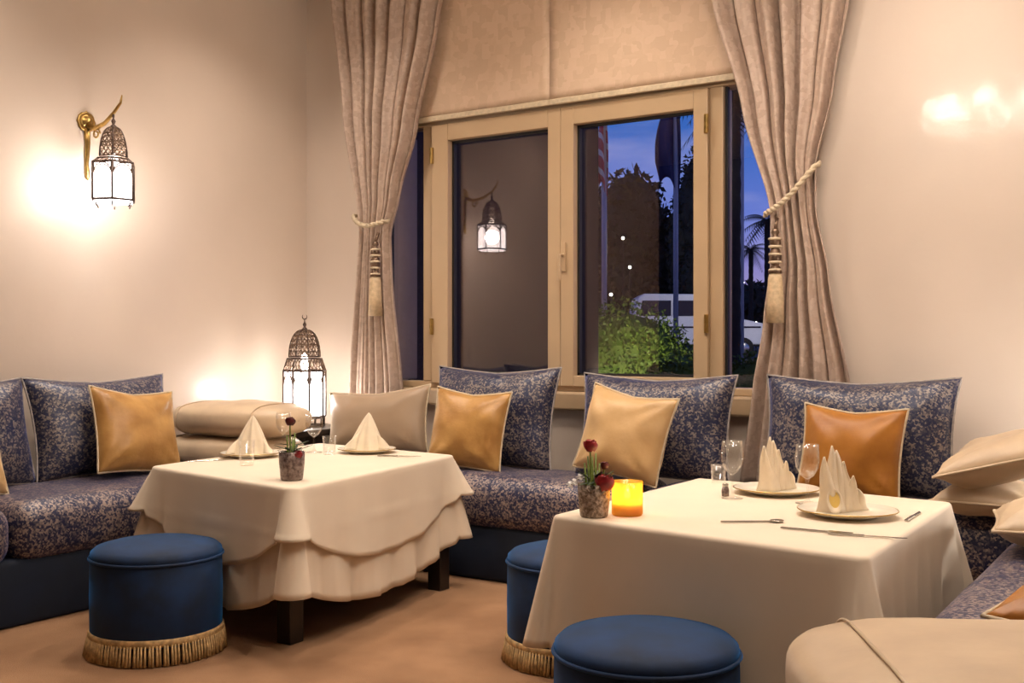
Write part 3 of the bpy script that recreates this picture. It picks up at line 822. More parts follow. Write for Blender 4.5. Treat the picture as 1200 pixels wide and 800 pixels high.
n1, l1, r1, f1 = quad(((343, 572), (184, 547), (526, 534)))
q1 = [(n1.x, n1.y), (r1.x, r1.y), (f1.x, f1.y), (l1.x, l1.y)]
# keep the table clear of the banquettes
q1 = [(max(x, LBX + .12), min(y, BBY - .10)) for x, y in q1]
ins = lambda q, d: [tuple(Vector(q[i]) + ((Vector(q[(i + 1) % 4]) - Vector(q[i])).normalized() + (Vector(q[i - 1]) - Vector(q[i])).normalized()) * d) for i in range(4)]
lg1 = ins(q1, .13)
lg1[0] = tuple(at_z(340, 752, 0).xy); lg1[1] = tuple(at_z(514, 690, 0).xy)
table('low dining table with dark square legs beside the free-standing round stool', q1, TZ, lg1)
cloth('long ivory under cloth hanging almost to the floor on the table by the lamp wall', q1, TZ, .515, .39, (.085, .09, .08, .10), amp=.013, lam=.26, ph=.6, group='ivory tablecloths', cws=(.05, .17, .17, .17))
cloth('ivory overlay cloth with curved hem on the table by the lamp wall', q1, TZ, .34, .18, (.065, .085, .08, .085), lift=.004, out=.012, amp=.008, lam=.45, crease=.17, ph=1.4, group='ivory tablecloths', cws=(.038, .15, .15, .15))
n2, l2, fr2, fl2 = [at_z(x, y, TZ) for x, y in ((1012, 653), (652, 604), (1111, 589), (820, 561))]
q2 = [(l2.x, l2.y), (n2.x, n2.y), (fr2.x, fr2.y), (fl2.x, fl2.y)]
table('low dining table with dark square legs beside the two tucked round stools', q2, TZ, ins(q2, .12))
cloth('ivory tablecloth under the rose vase and the amber candle', q2, TZ, (.40, .36, .36, .38), .40, (.095, .14, .12, .09), lift=.002, amp=.009, lam=.17, crease=.215, ph=.2, group='ivory tablecloths', cws=(.2, .09, .16, .2), amps=(.005, .015, .012, .005), slope=.005)
ZT1, ZT2 = TZ + .0055, TZ + .0035

# ------------------------------------------------------------------ round stools
def stool():
    r = thing('round_stool', 'x', 'stool', (0, 0, 0), group='round blue velvet stools with gold fringe')
    R = .248
    MB().lathe([(R - .02, .06), (R, .075), (R + .002, .22), (R, .365), (R - .006, .372)], 56).build('body', 'velvet_blue', r, smooth=True)
    MB().lathe([(R - .006, .368), (R + .001, .378), (R - .002, .395), (R - .018, .410), (R - .07, .424), (R - .15, .432), (0, .435)], 56).build('top_cushion', 'velvet_blue', r, smooth=True)
    MB().tube([((R + .002) * math.cos(2 * PI * i / 56), (R + .002) * math.sin(2 * PI * i / 56), .372) for i in range(56)], .006, 6, closed=True).build('piping', 'velvet_blue', r, smooth=True)
    MB().lathe([(R + .003, .070), (R + .008, .076), (R + .008, .092), (R + .003, .098)], 56).build('fringe_braid', 'fringe_gold', r, smooth=True)
    fr = MB(); n = 120
    for i in range(n):
        a = 2 * PI * i / n + random.uniform(-.008, .008); rr = R + .006
        c_, s_ = math.cos(a), math.sin(a); j = random.uniform(-.004, .006)
        fr.tube([(rr * c_, rr * s_, .078), ((rr + .006) * c_, (rr + .006) * s_, .04), ((rr + .008 + j) * c_, (rr + .008 + j) * s_, .004)], [.004, .0055, .0065], 5)
    tag(fr.build('fringe', 'fringe_gold', r, smooth=True), kind='stuff')
    MB().lathe([(R - .02, 0.0), (R - .02, .06), (0, .06)], 32).build('plinth', 'dark_wood', r)
    return r
s0 = stool()
spots = [(at_z(184, 646, .375), 'round blue velvet stool standing clear in front of the lamp wall table'),
         (at_z(757, 757, .375), 'round blue velvet stool in front of the table with the rose vase'),
         (at_t(674, 500, 4.13), 'round blue velvet stool half hidden behind the hanging tablecloth corner')]
for i, (p, lb) in enumerate(spots):
    o = s0 if i == 0 else copy_tree(s0)
    k = (.991, .990, 1.0)[i]      # just clear of the hanging cloth, on the same sight line
    o.location = (p.x * k - (.012 if i == 2 else 0), p.y * k, 0); o.rotation_euler = (0, 0, i * .7); o['label'] = lb
# ================================================================== TABLEWARE
def plate(label, p, R=.15):
    r = thing('plate', label, 'plate', p, group='ivory dinner plates')
    MB().lathe([(0, .002), (R * .55, .002), (R * .6, 0), (R * .62, .003), (R * .97, .018), (R, .021), (R * .98, .024), (R * .66, .010), (R * .6, .007), (0, .007)], 44).build('dish', 'porcelain', r, smooth=True)
    MB().tube([(R * math.cos(2 * PI * i / 44), R * math.sin(2 * PI * i / 44), .0215) for i in range(44)], .0022, 6, closed=True).build('rim', 'plate_rim_gold', r, smooth=True)
    return r
def napkin_tent(label, p, h, rz, seed=0):
    """stiff pleated napkin standing as a peaked fan"""
    r = thing('folded_napkin', label, 'napkin', p, (0, 0, rz), group='folded ivory napkins')
    def fn(u, v):
        a = u * 2 * PI
        w = (.085 + .012 * math.cos(3 * a + seed)) * (1 - v) ** .82 + .003
        d = (.052 + .008 * math.cos(5 * a)) * (1 - v) ** .9 + .003
        pl_ = 1 + .10 * math.sin(9 * a + v * 2 + seed) * (1 - v * .6)
        return (w * pl_ * math.cos(a) + .012 * v * math.sin(seed), d * pl_ * math.sin(a), h * v + .006)
    MB().grid(fn, 64, 14, cu=True).build('peak', 'linen_napkin', r, smooth=True)
    for s in (-1, 1):
        def wing(u, v, s=s):
            x = s * (.03 + .085 * u); z = .004 + (h * .50 * (1 - u) ** .8) * v + .012
            return (x, -.03 + .02 * math.sin(u * 5 + seed) + .03 * v * u, z)
        MB().grid(wing, 10, 6).build('wing', 'linen_napkin', r, smooth=True, thick=.004)
    return r
def napkin_cone(label, p, h, rz, seed=0, rolled=True):
    """tall pleated napkin with several pointed leaves and a rolled open cone at the foot"""
    r = thing('folded_napkin', label, 'napkin', p, (0, 0, rz), group='folded ivory napkins')
    for k_, (dx, hh) in enumerate(((-.034, .84), (-.016, 1.0), (.002, .93), (.022, .76), (.044, .54), (.062, .34))):
        def leaf(u, v, dx=dx, hh=hh, k_=k_):
            s_ = u * 2 - 1; w = .044 * (1 - v) ** .85 + .0012
            y = -.026 + .030 * abs(s_) ** 1.4 * (1 - v) + .009 * k_ - .008 * v + .004 * math.sin(7 * u + k_)
            return (dx * (1 + .25 * v) + w * s_ - .020 * v + .004 * math.sin(6 * v + k_ * 2), y, .006 + h * hh * v)
        MB().grid(leaf, 12, 14).build('fold', 'linen_napkin', r, smooth=True, thick=.0025)
    if not rolled: return r
    def cone(u, v):
        a = u * 2 * PI; rr = .004 + .024 * v
        return (-.026 + rr * math.cos(a) * .9 - .008 * v, -.028 * v - .016 + .5 * rr * math.sin(a), .046 + .012 * (1 - v) + rr * math.sin(a) * 1.35)
    MB().grid(cone, 22, 6, cu=True).build('rolled_cone', 'linen_napkin', r, smooth=True, thick=.0015)
    def inner(u, v):
        a = u * 2 * PI; rr = .001 + .025 * v
        return (-.034 + rr * math.cos(a) * .9, -.036 + .5 * rr * math.sin(a), .046 + rr * math.sin(a) * 1.35)
    MB().grid(inner, 22, 3, cu=True).build('lining', 'linen_yellow', r, smooth=True)
    return r
def wine_glass(label, p, h=.2, w=.036):
    r = thing('wine_glass', label, 'wine glass', p, group='clear stemmed wine glasses')
    st_ = h * .42
    MB().lathe([(0, 0), (w * .95, .001), (w * .95, .003), (.012, .008), (.005, .018), (.0042, st_ - .015), (.008, st_), (0, st_ + .002)], 24).build('stem', 'tableware_glass', r, smooth=True)
    b = h - st_
    MB().lathe([(.003, st_ - .002), (w * .55, st_ + b * .10), (w * .92, st_ + b * .32), (w * 1.0, st_ + b * .55), (w * .9, st_ + b), (w * .86, st_ + b), (w * .95, st_ + b * .55), (w * .87, st_ + b * .33), (w * .5, st_ + b * .13), (.0, st_ + b * .06)], 26).build('bowl', 'tableware_glass', r, smooth=True)
    return r
def tumbler(label, p, h=.10, w=.034):
    o = MB().lathe([(0, 0), (w * .85, 0), (w, h), (w * .94, h), (w * .8, .012), (0, .012)], 24).build('tumbler', 'tableware_glass', smooth=True, loc=p)
    return tag(o, label, 'drinking glass', 'clear tumblers')
def rose(parent, c, R, m):
    g = MB()
    g.lathe([(0, -R * .8), (R * .5, -R * .6), (R * .8, 0), (R * .55, R * .7), (0, R * .5)], 12, c)
    for k_ in range(7):
        a0 = k_ * 2.4; rr = R * (.55 + .07 * k_); 
        def pet(u, v, a0=a0, rr=rr, k_=k_):
            a = a0 + (u - .5) * 1.9; q = rr * (.55 + .55 * math.sin(v * 1.9))
            return (c[0] + q * math.cos(a), c[1] + q * math.sin(a), c[2] - R * .6 + v * R * (1.45 - .08 * k_) - .2 * R * (2 * u - 1) ** 2)
        g.grid(pet, 6, 5)
    return g.build('rose', m, parent, smooth=True)
def vase(label, p, R, h, m, roses, stems, whites=()):
    r = thing('flower_vase', label, 'vase', p, group='small vases with roses on the tables')
    MB().lathe([(0, 0), (R * .80, 0), (R * .86, .006), (R * .98, h * .6), (R, h), (R * .92, h), (R * .88, h * .6), (R * .75, .012), (0, .012)], 30, rf=lambda a, z: 1 + .012 * math.sin(a * 15)).build('pot', m, r, smooth=True)
    for (x, y, z, rr, mm) in roses:
        ro = rose(r, (x, y, z), rr, mm)
        MB().tube([(x * .3, y * .3, .02), (x * .7, y * .7, z * .5), (x, y, z - rr * .5)], .003, 6).build('stem', 'stem_green', ro)
    s_ = MB()
    for (x, y, z) in stems:
        s_.tube([(x * .3, y * .3, .02), (x * .8, y * .8, z * .6), (x, y, z)], [.004, .004, .0025], 6)
    s_.build('stems', 'stem_green', r, smooth=True)
    lf = MB()
    for k_ in range(16):
        a = k_ * 2.4; q = R * random.uniform(.4, 1.15); z = h * random.uniform(.95, 1.3)
        c_ = Vector((q * math.cos(a), q * math.sin(a), z)); d = Vector((math.cos(a), math.sin(a), random.uniform(-.2, .8))).normalized() * .03
        s2_ = d.cross(Vector((0, 0, 1))).normalized() * .010
        lf.add([c_ - d, c_ + s2_, c_ + d, c_ - s2_], [(0, 1, 2, 3)])
    lf.build('leaves', 'leaf_dark', r, thick=.001)
    for (x, y, z) in whites:
        w_ = MB()
        for k_ in range(6):
            a = k_ * PI / 3; d = Vector((math.cos(a), math.sin(a) * .5, .6 * math.sin(a))) * .017; c_ = Vector((x, y, z)); s2_ = Vector((0, 0, 1)).cross(d).normalized() * .007
            w_.add([c_, c_ + d * .6 + s2_, c_ + d, c_ + d * .6 - s2_], [(0, 1, 2, 3)])
        w_.build('white_blossom', 'petal_white', r, thick=.0015)
    return r
CR = Vector((ct, st, 0))   # rightwards and away directions as seen in the photograph
CA = Vector((-st, ct, 0))
def off(r, a): v = CR * r + CA * a; return v.x, v.y
def T1(x, y): v = at_z(x, y, ZT1); return Vector((v.x, v.y, ZT1))
def T2(x, y): v = at_z(x, y, ZT2); return Vector((v.x, v.y, ZT2))
# --- table by the lamp wall
pA = T1(294, 535); pB = T1(430, 530)
plate('ivory plate on the lamp wall table, on its lamp wall side', pA, .145)
plate('ivory plate on the lamp wall table, on its window side', pB, .145)
napkin_tent('peaked ivory napkin on the plate at the lamp wall side', pA + Vector((0, 0, .004)), .19, TH, 1)
napkin_tent('peaked ivory napkin on the plate at the window side beside the shade-darkened beige cushion', pB + Vector((0, 0, .004)), .19, TH + .2, 2.2)
tumbler('clear tumbler in front of the peaked napkin on the lamp wall table', T1(289, 545), .115, .036)
vase('smoky mosaic vase with dark rose on the lamp wall table', T1(342, 562), .052, .115, 'smoke_mosaic',
     [(*off(-.008, .0), .235, .022, 'rose_dark'), (*off(.03, -.03), .105, .020, 'rose_red')], [(*off(-.02, 0), .18), (*off(.012, 0), .19), (*off(.0, .02), .17)])
wine_glass('stemmed wine glass behind the smoky vase, near the peaked napkins', T1(368, 530), .19, .043)
wine_glass('stemmed wine glass behind the dark rose, close to the stacked bolsters', T1(332, 526), .19, .040)
tumbler('clear tumbler beside the wine glass behind the smoky vase', T1(386, 532), .09, .034)
# --- table with the rose vase
vase('silver mosaic vase holding red roses on the table corner', T2(696, 605), .052, .105, 'silver_mosaic',
     [(*off(-.012, .0), .225, .025, 'rose_red'), (*off(.030, -.035), .112, .033, 'rose_red'), (*off(.035, .02), .16, .016, 'rose_dark')],
     [(*off(-.03, 0), .17), (*off(-.004, .01), .19), (*off(.018, 0), .17), (*off(-.018, .02), .19), (*off(.008, .02), .2)],
     [(*off(-.062, -.01), .112), (*off(-.045, -.02), .128), (*off(-.075, .0), .102)])
cp = T2(735, 603)
cr = thing('votive_candle', 'lit candle in an amber glass beside the rose vase', 'candle', cp)
MB().lathe([(0, 0), (.046, 0), (.050, .006), (.050, .108), (.047, .108), (.047, .01), (0, .01)], 32).build('glass_cup', 'amber_glass', cr, smooth=True)
MB().lathe([(0, .011), (.042, .011), (.042, .04), (.036, .043), (0, .041)], 24).build('wax', 'wax', cr, smooth=True)
fl_ = MB().lathe([(0, .05), (.008, .056), (.010, .066), (.006, .082), (0, .096)], 12).build('flame', 'flame', cr, smooth=True)
MB().tube([(0, 0, .04), (0, 0, .055)], .0015, 6).build('wick', 'rubber', cr)
lt = D.lights.new('candle_light', 'POINT'); lt.energy = .8; lt.color = (1, .68, .28); lt.shadow_soft_size = .012
lo = D.objects.new('candle_light', lt); C.objects.link(lo); lo.parent = cr; lo.location = (0, 0, .075)
p1, p2 = T2(912, 577), T2(993, 604)
p1 = Vector((p1.x, p1.y - .02, ZT2))
plate('ivory plate on the rose table, nearer the window', p1, .155)
plate('ivory plate on the rose table beside the knife and fork', p2, .155)
napkin_cone('tall pleated napkin on the plate nearer the window, behind the wine glass', p1 + Vector((.0, 0, .004)), .20, TH + .2, 1, rolled=False)
napkin_cone('tall pleated napkin with rolled yellow cone, beside the knife and fork', p2 + Vector((-.02, 0, .004)), .215, TH, 2)
wine_glass('stemmed wine glass standing alone near the pale gold cushion', T2(858, 584), .205, .040)
wine_glass('stemmed wine glass between the two tall pleated napkins', T2(946, 590), .205, .042)
tumbler('clear tumbler behind the lone wine glass on the rose table', T2(842, 566), .075, .032)
def cutlery(kind, label, p, rz):
    r = thing(kind, label, kind, p, (0, 0, rz), 'steel cutlery on the tables')
    if kind == 'knife':
        MB().box(-.10, .0, -.006, .006, .001, .007).build('handle', 'steel', r, bevel=.002)
        MB().add([(0, -.006, .003), (.085, -.007, .003), (.115, .004, .003), (0, .006, .003), (0, -.006, .005), (.085, -.007, .005), (.115, .004, .005), (0, .006, .005)],
                 [(3, 2, 1, 0), (4, 5, 6, 7), (0, 1, 5, 4), (1, 2, 6, 5), (2, 3, 7, 6), (3, 0, 4, 7)]).build('blade', 'steel', r)
    else:
        MB().box(-.11, .05 if kind == 'spoon' else .03, -.005, .005, .001, .006).build('handle', 'steel', r, bevel=.002)
        g = MB().box(.03, .055, -.012, .012, .002, .006)
        if kind == 'fork':
            for k_ in range(4): g.box(.055, .10, -.012 + k_ * .0069, -.0085 + k_ * .0069, .003, .006)
            g.build('tines', 'steel', r)
        else:
            MB().lathe([(0, 0), (.018, .001), (.021, .006), (.018, .007), (0, .003)], 18, (.065, 0, .001)).build('bowl', 'steel', r, smooth=True)
    return r
cutlery('knife', 'steel knife lying in front of the plate with the rolled napkin', T2(1013, 629), TH - .4)
cutlery('fork', 'steel fork lying in front of the plate with the rolled napkin', T2(958, 623), TH - .55)
cutlery('knife', 'steel knife lying behind the plate with the rolled napkin, by the cloth edge', T2(1070, 606), PI / 2 + .02)
cutlery('spoon', 'steel spoon lying between the amber candle and the plates', T2(886, 612), TH + .05)
cutlery('knife', 'steel knife beside the peaked napkin plate on the window side', T1(466, 535), TH - .1)
cutlery('fork', 'steel fork beside the peaked napkin plate at the lamp wall side', T1(248, 540), TH + .5)
sh = thing('salt_shaker', 'small smoked glass salt shaker at the foot of the lone wine glass', 'shaker', T2(850, 581))
MB().lathe([(0, 0), (.013, 0), (.014, .02), (.010, .035), (0, .035)], 14).build('jar', 'smoke_mosaic', sh, smooth=True)
MB().lathe([(.0105, .034), (.011, .044), (0, .048)], 14).build('cap', 'steel', sh, smooth=True)

# ================================================================== CHANDELIERS (above the frame)
def chandelier(label, p):
    r = thing('chandelier', label, 'chandelier', p, group='brass chandeliers hanging from the ceiling')
    MB().tube([(0, 0, -.12), (0, 0, ZC - p[2])], .012, 10).build('stem', 'brass', r, smooth=True)
    MB().lathe([(0, -.16), (.03, -.14), (.06, -.08), (.03, -.02), (.02, .05), (0, .06)], 18).build('hub', 'brass', r, smooth=True)
    MB().lathe([(.06, ZC - p[2] - .03), (.06, ZC - p[2]), (0, ZC - p[2])], 20).build('ceiling_rose', 'brass', r)
    for i in range(8):
        a = i * PI / 4; c_, s_ = math.cos(a), math.sin(a)
        ar = MB().tube([(.02 * c_, .02 * s_, -.08), (.18 * c_, .18 * s_, -.15), (.31 * c_, .31 * s_, -.11), (.34 * c_, .34 * s_, -.02)], .009, 8)
        ar.lathe([(0, -.02), (.03, -.015), (.016, 0), (.016, .05), (0, .05)], 12, (.34 * c_, .34 * s_, 0))
        ao = ar.build('arm', 'brass', r, smooth=True)
        bo = MB().lathe([(.012, .05), (.022, .075), (.016, .105), (0, .135)], 10, (.34 * c_, .34 * s_, 0)).build('bulb', 'bulb', ao, smooth=True)
        l = D.lights.new('bulb_light', 'POINT'); l.energy = CHAND_W; l.color = (1, .87, .76); l.shadow_soft_size = .05
        q = D.objects.new('bulb_light', l); C.objects.link(q); q.parent = r; q.location = (.34 * c_, .34 * s_, .19)
    return r
chandelier('brass chandelier with eight bulbs above the rose table', (-1.2, 3.05, 2.52))
dl = None  # unseen downlights added so tops turn bright and front faces stay darker
for (x, y, lb) in ((-4.2, 4.3, 'over the stacked bolsters and standing lantern'), (-2.7, 4.5, 'over the window banquette cushions'), (-1.1, 4.5, 'over the orange cushion by the curtain'),
                   (-3.6, 3.5, 'over the lamp wall table'), (-2.3, 3.7, 'over the gap between the two tables'), (.25, 3.4, 'over the front banquette near the corner table'), (-.5, 1.4, 'over the broad bolster on the front banquette'), (-4.3, 2.6, 'over the lamp wall banquette')):
    if dl is None:
        o = dl = thing('added_downlight', 'x', 'downlight', (x, y, ZC), group='added unseen ceiling downlights')
        MB().lathe([(.05, 0), (.055, -.008), (.075, -.006), (.078, 0)], 24).build('trim_ring', 'brass', dl, smooth=True)
        MB().lathe([(0, -.003), (.05, -.003), (.05, 0), (0, 0)], 20).build('lens', 'bulb', dl)
        l = D.lights.new('added_fill_beam', 'SPOT'); l.energy = DOWN_W; l.color = (1, .87, .75); l.spot_size = 2.1; l.spot_blend = .9; l.shadow_soft_size = .09
        q = D.objects.new('added_fill_beam', l); C.objects.link(q); q.parent = dl; q.location = (0, 0, -.03)
    else:
        o = copy_tree(dl); o.location = (x, y, ZC)
    o['label'] = 'added unseen ceiling downlight ' + lb

# ================================================================== OUTSIDE THE WINDOW
def gz(t): return .15 if t < 8 else (.15 + (t - 8) / 22 * .6 if t < 30 else .75)
g = MB()
def gf(u, v):
    t = 6.6 + 170 * v ** 2.2; s_ = (u - .5) * 2
    p = Vector((0, 0, 0)) + CA * t * 1.0 + CR * s_ * (12 + t * 1.1) + CR * t * .05
    return (p.x, max(p.y, YB + .3), gz(t) - .05)
g.grid(gf, 20, 40)
struct(g.build('ground', 'asphalt', smooth=True))
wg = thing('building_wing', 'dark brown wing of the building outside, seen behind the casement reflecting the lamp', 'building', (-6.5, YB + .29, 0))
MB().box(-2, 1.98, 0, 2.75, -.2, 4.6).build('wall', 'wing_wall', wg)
MB().box(-2, 2.06, 0, 2.83, 4.6, 4.75).build('coping', 'wing_wall', wg, bevel=.02)
def leafy(parent, blobs, n, m, size, name='foliage'):
    g = MB()
    for k_ in range(n):
        c_, R_ = random.choice(blobs)
        th_, ph_ = math.acos(random.uniform(-1, 1)), random.uniform(0, 2 * PI)
        q = random.uniform(.75, 1.04)
        d = Vector((math.sin(th_) * math.cos(ph_), math.sin(th_) * math.sin(ph_), math.cos(th_)))
        p = Vector(c_) + Vector((d.x * R_[0], d.y * R_[1], d.z * R_[2])) * q
        u = Vector((random.gauss(0, 1), random.gauss(0, 1), random.gauss(0, 1))).normalized() * size
        w_ = u.cross(Vector((random.gauss(0, 1), random.gauss(0, 1), random.gauss(0, 1)))).normalized() * size * .5
        g.add([p - u, p + w_, p + u, p - w_], [(0, 1, 2, 3)])
    for c_, R_ in blobs:
        def fn(u, v, c_=c_, R_=R_):
            a, b_ = u * 2 * PI, v * PI
            k2 = .86 + .06 * noise.noise(Vector((math.cos(a) * 3, math.sin(a) * 3, b_ * 2)))
            return (c_[0] + R_[0] * k2 * math.sin(b_) * math.cos(a), c_[1] + R_[1] * k2 * math.sin(b_) * math.sin(a), c_[2] + R_[2] * k2 * math.cos(b_))
        g.grid(fn, 18, 10)
    return tag(g.build(name, m, parent), kind='stuff')
def shrub(name, label, x, t, ytop, wpx, n, m='foliage_hedge', size=.024, long=1.0, yaw=0):
    p = at_t(x, 400, t); top_ = at_t(x, ytop, t).z; z0 = gz(t) - .06
    r = thing(name, label, 'shrub', (p.x, p.y, z0), (0, 0, TH + yaw), 'clipped shrubs outside the window')
    h = top_ - z0; w_ = wpx * t / F / 2
    leafy(r, [((0, 0, h * .35), (w_ * long, w_ * .7, h * .65)), ((w_ * .25, -.1, h * .3), (w_ * .8, w_ * .6, h * .55)), ((-w_ * .3, .1, h * .3), (w_ * .8, w_ * .6, h * .6))], n, m, size)
    MB().tube([(0, 0, 0), (0, 0, h * .4)], .05, 6).build('stem', 'bark', r)
    return r
shrub('clipped_shrub', 'tall rounded green shrub outside in front of the striped flag pole', 730, 11.0, 352, 190, 24000)
shrub('clipped_shrub', 'low bright green shrub outside below the white van', 800, 9.0, 412, 120, 12000)
shrub('clipped_shrub', 'low bright green shrub outside beneath the palm trunk', 885, 10.0, 412, 108, 10000)
# garden flood lamp that lights the shrubs
fp = at_t(716, 420, 8.9)
fl2_ = thing('garden_floodlight', 'small black garden floodlight at the foot of the shrubs', 'floodlight', (fp.x, fp.y, gz(8.9) - .05))
MB().box(-.07, .07, -.03, .03, .12, .24).build('housing', 'rubber', fl2_, bevel=.01)
MB().tube([(0, 0, 0), (0, 0, .13)], .015, 8).build('stake', 'rubber', fl2_)
for tx in (745, 850):
    l = D.lights.new('floodlight_beam', 'SPOT'); l.energy = 150 if tx < 800 else 90; l.color = (1, .93, .7); l.spot_size = 1.5; l.spot_blend = .8; l.shadow_soft_size = .05
    q = D.objects.new('floodlight_beam', l); C.objects.link(q); q.parent = fl2_; q.location = (0, .0, .32)
    d = at_t(tx, 425, 10) - (fp.xy.to_3d() + Vector((0, 0, gz(8.9) + .27))); q.rotation_euler = d.to_track_quat('-Z', 'Y').to_euler()
# flag poles
def flagpole(label, x, t, ztop, flag=None):
    p = at_t(x, 400, t); z0 = gz(t) - .06
    r = thing('flagpole', label, 'flagpole', (p.x, p.y, z0), (0, 0, TH), 'white flagpoles outside')
    MB().tube([(0, 0, 0), (0, 0, ztop - z0)], .038, 10).build('pole', 'pole_white', r, smooth=True)
    MB().lathe([(0, 0), (.05, .02), (.05, .07), (0, .1)], 12, (0, 0, ztop - z0)).build('finial', 'brass', r, smooth=True)
    if flag:
        mm, ytop, ybot, wl, wr = flag
        za, zb_ = at_t(x, ybot, t).z - z0, at_t(x, ytop, t).z - z0
        def fn(u, v):
            k2 = .35 + .65 * math.sin(min(1, (1 - v) * 1.6) * PI / 2) * (1 - .35 * max(0, .25 - v) / .25)
            xx = (wl + (wr - wl) * u) * k2
            return (xx, .07 * math.sin(u * 9 + v * 2) * k2 - .05, za + (zb_ - za) * v + .10 * math.sin(u * 5) * (1 - v))
        MB().grid(fn, 30, 24).build('flag', mm, r, smooth=True, thick=.004)
    return r
t_ = 15.0
flagpole('white flagpole outside with red and white striped flag hanging limp', 708, t_, 5.2, ('flag_stripes', 128, 222, -.10, .05))
flagpole('white flagpole outside with dark blue flag hanging limp', 792, t_ + .6, 5.2, ('flag_blue', 112, 216, -.30, .06))
flagpole('white flagpole outside beside the palm trunk without visible flag', 869, t_ + 1.2, 5.0)
# white van
vt = 35.0
vp = at_t(815, 400, vt)
van = thing('van', 'white van parked outside behind the flagpoles', 'van', (vp.x, vp.y, gz(vt) - .05), (0, 0, TH))
prof = [(-2.15, .45), (-2.20, .9), (-2.08, 1.35), (-1.95, 1.95), (-1.75, 2.06), (.35, 2.04), (.65, 1.93), (1.25, 1.28), (2.0, 1.12), (2.18, .95), (2.2, .45)]
vb = MB(); n_ = len(prof)
vb.add([(x, y, z) for y in (-.88, .88) for x, z in prof], [tuple(range(n_)), tuple(reversed(range(n_, 2 * n_)))] + [(i, i + n_, (i + 1) % n_ + n_, (i + 1) % n_) for i in range(n_)])
vb.build('body', 'van_white', van, bevel=.05)
for pts in ([(-1.90, 1.36), (-1.82, 1.84), (-.92, 1.84), (-.92, 1.36)], [(-.84, 1.36), (-.84, 1.84), (-.02, 1.84), (-.02, 1.36)], [(.10, 1.36), (.10, 1.84), (.50, 1.82), (.98, 1.36)]):
    MB().add([(x, y, z) for y in (-.91, -.86) for x, z in pts], [(0, 1, 2, 3), (7, 6, 5, 4)] + [(i, (i + 1) % 4, 4 + (i + 1) % 4, 4 + i) for i in range(4)]).build('side_window', 'van_glass', van)
MB().add([(x, y, z) for (x, z) in ((.74, 1.86), (1.22, 1.33), (1.25, 1.36), (.77, 1.89)) for y in (-.72, .72)], [(0, 1, 3, 2), (2, 3, 5, 4), (4, 5, 7, 6), (6, 7, 1, 0), (0, 2, 4, 6), (1, 7, 5, 3)]).build('windscreen', 'van_glass', van)
for x in (-1.35, 1.35):
    MW = Matrix.Translation((x, -.90, .34)) @ Matrix.Rotation(PI / 2, 4, 'X')
    wo = MB().lathe([(0, -.1), (.33, -.1), (.34, .0), (.3, .06), (.2, .07), (0, .06)], 22, M=MW).build('wheel', 'rubber', van, smooth=True)
    MB().lathe([(0, .07), (.19, .075), (.17, .09), (0, .085)], 18, M=MW).build('hubcap', 'steel', wo, smooth=True)
MB().box(-2.26, 2.26, -.86, .86, .40, .58).build('bumper', 'rubber', van, bevel=.03)
MB().box(-2.2, -2.12, -.9, -.74, .9, 1.25).build('tail_lamp', 'tail_red', van, bevel=.01)
MB().box(-1.9, 1.9, -.905, -.87, .98, 1.03).build('side_moulding', 'van_glass', van)
# trees
def tree(name, label, x, t, ytop, wpx, n, m='foliage_dark', seed=0):
    p = at_t(x, 400, t); z0 = gz(t) - .06; top_ = at_t(x, ytop, t).z; h = top_ - z0; w_ = wpx * t / F / 2
    r = thing(name, label, 'tree', (p.x, p.y, z0), (0, 0, TH), 'dark trees outside')
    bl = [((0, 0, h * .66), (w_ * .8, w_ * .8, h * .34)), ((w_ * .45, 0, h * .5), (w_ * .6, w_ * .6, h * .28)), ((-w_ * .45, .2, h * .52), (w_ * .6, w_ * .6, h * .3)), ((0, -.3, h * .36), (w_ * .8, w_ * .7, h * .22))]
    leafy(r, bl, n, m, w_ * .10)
    MB().tube([(0, 0, 0), (.05, 0, h * .3), (0, 0, h * .6)], [.22, .16, .08], 8).build('trunk', 'bark', r, smooth=True)
    return r
tree('leafy_tree', 'broad dark tree outside between the two flags', 738, 46, 196, 118, 5000)
tree('leafy_tree', 'tall dark tree outside behind the dark blue flag', 818, 42, 172, 70, 4500)
tree('leafy_tree', 'low dark trees far behind the white van', 880, 80, 330, 110, 3000)
tree('leafy_tree', 'tall dark tree outside half behind the window mullion', 660, 50, 190, 130, 3500)
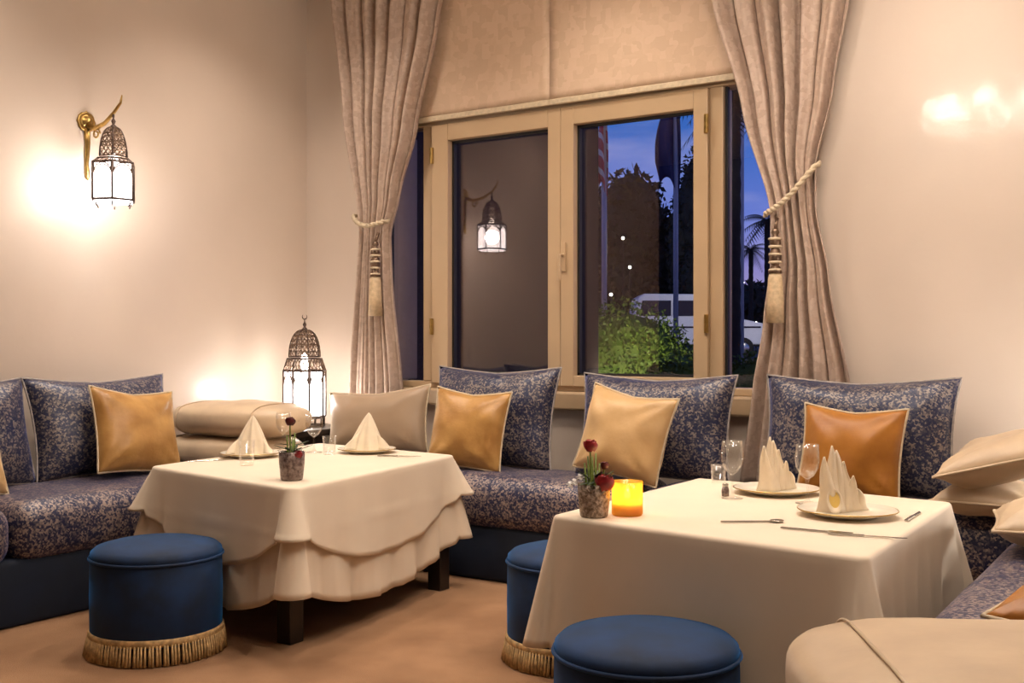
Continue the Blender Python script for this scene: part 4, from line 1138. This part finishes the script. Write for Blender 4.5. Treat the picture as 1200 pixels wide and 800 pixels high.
def palm(label, x, t, ycrown, R_, rt, nf=22):
    p = at_t(x, 400, t); z0 = gz(t) - .06; h = at_t(x, ycrown, t).z - z0
    r = thing('palm_tree', label, 'palm tree', (p.x, p.y, z0), (0, 0, TH), 'palms outside')
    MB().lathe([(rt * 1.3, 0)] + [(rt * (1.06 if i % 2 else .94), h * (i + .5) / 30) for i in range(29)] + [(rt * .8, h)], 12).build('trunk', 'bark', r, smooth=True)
    for k_ in range(nf):
        a = k_ * 2.399; el = .9 - 1.7 * (k_ / nf); g = MB()
        pts = []
        for i in range(8):
            s_ = i / 7; hr = R_ * s_ * math.cos(el * (1 - .4 * s_)); z = h + R_ * (math.sin(el) * s_ - .55 * s_ * s_)
            pts.append(Vector((hr * math.cos(a), hr * math.sin(a), z)))
        g.tube(pts, [R_ * .014 * (1 - .8 * i / 7) for i in range(8)], 4)
        sd = Vector((-math.sin(a), math.cos(a), 0))
        for i in range(1, 8):
            for f_ in (0, .5):
                q = pts[i - 1].lerp(pts[i], f_); l_ = R_ * .30 * math.sin(PI * (i + f_) / 8.3)
                for s2 in (-1, 1):
                    tip = q + sd * s2 * l_ + Vector((0, 0, -l_ * .5)) + (pts[i] - pts[i - 1]) * .5
                    wv = (pts[i] - pts[i - 1]).normalized() * R_ * .025
                    g.add([q - wv, q + wv, tip], [(0, 1, 2)])
        g.build('frond', 'palm_green', r)
    return r
palm('palm outside with thick dark trunk beside the right curtain', 859, 14.0, 108, .75, .10, 20)
palm('distant palm outside whose crown shows beside the curtain tassel, the higher one', 899, 62, 258, 1.7, .16, 18)
palm('distant palm outside whose crown shows beside the curtain tassel, the lower one', 880, 70, 292, 1.3, .15, 18)
for i, (x, y, t, where) in enumerate(((730, 279, 40, 'high against the dark tree'), (738, 313, 41, 'midway up the dark tree'), (716, 345, 38, 'just above the tall rounded shrub'), (871, 331, 55, 'beside the palm trunk'), (886, 378, 48, 'low beside the van bonnet'), (855, 300, 52, 'behind the palm trunk'), (945, 285, 29, 'added unseen behind the curtain to light the van'))):
    p = at_t(x, 400, t); z0 = gz(t) - .06; zt_ = at_t(x, y, t).z
    r = thing('street_lamp', 'small lit street lamp far outside, ' + where, 'street lamp', (p.x, p.y, z0), group='street lamps outside')
    MB().tube([(0, 0, 0), (0, 0, zt_ - z0 - .08)], .03, 6).build('pole', 'bark', r)
    MB().lathe([(0, -.06), (.045, -.035), (.058, 0), (.04, .04), (0, .06)], 10, (0, 0, zt_ - z0)).build('globe', 'far_lamp', r, smooth=True)
    if t < 30:  # only the added lamp behind the curtain, brightening the van side
        l = D.lights.new('van_fill_light', 'POINT'); l.energy = 700; l.color = (1, .93, .85); l.shadow_soft_size = .15
        q = D.objects.new('van_fill_light', l); C.objects.link(q); q.parent = r; q.location = (0, 0, zt_ - z0 - .2)
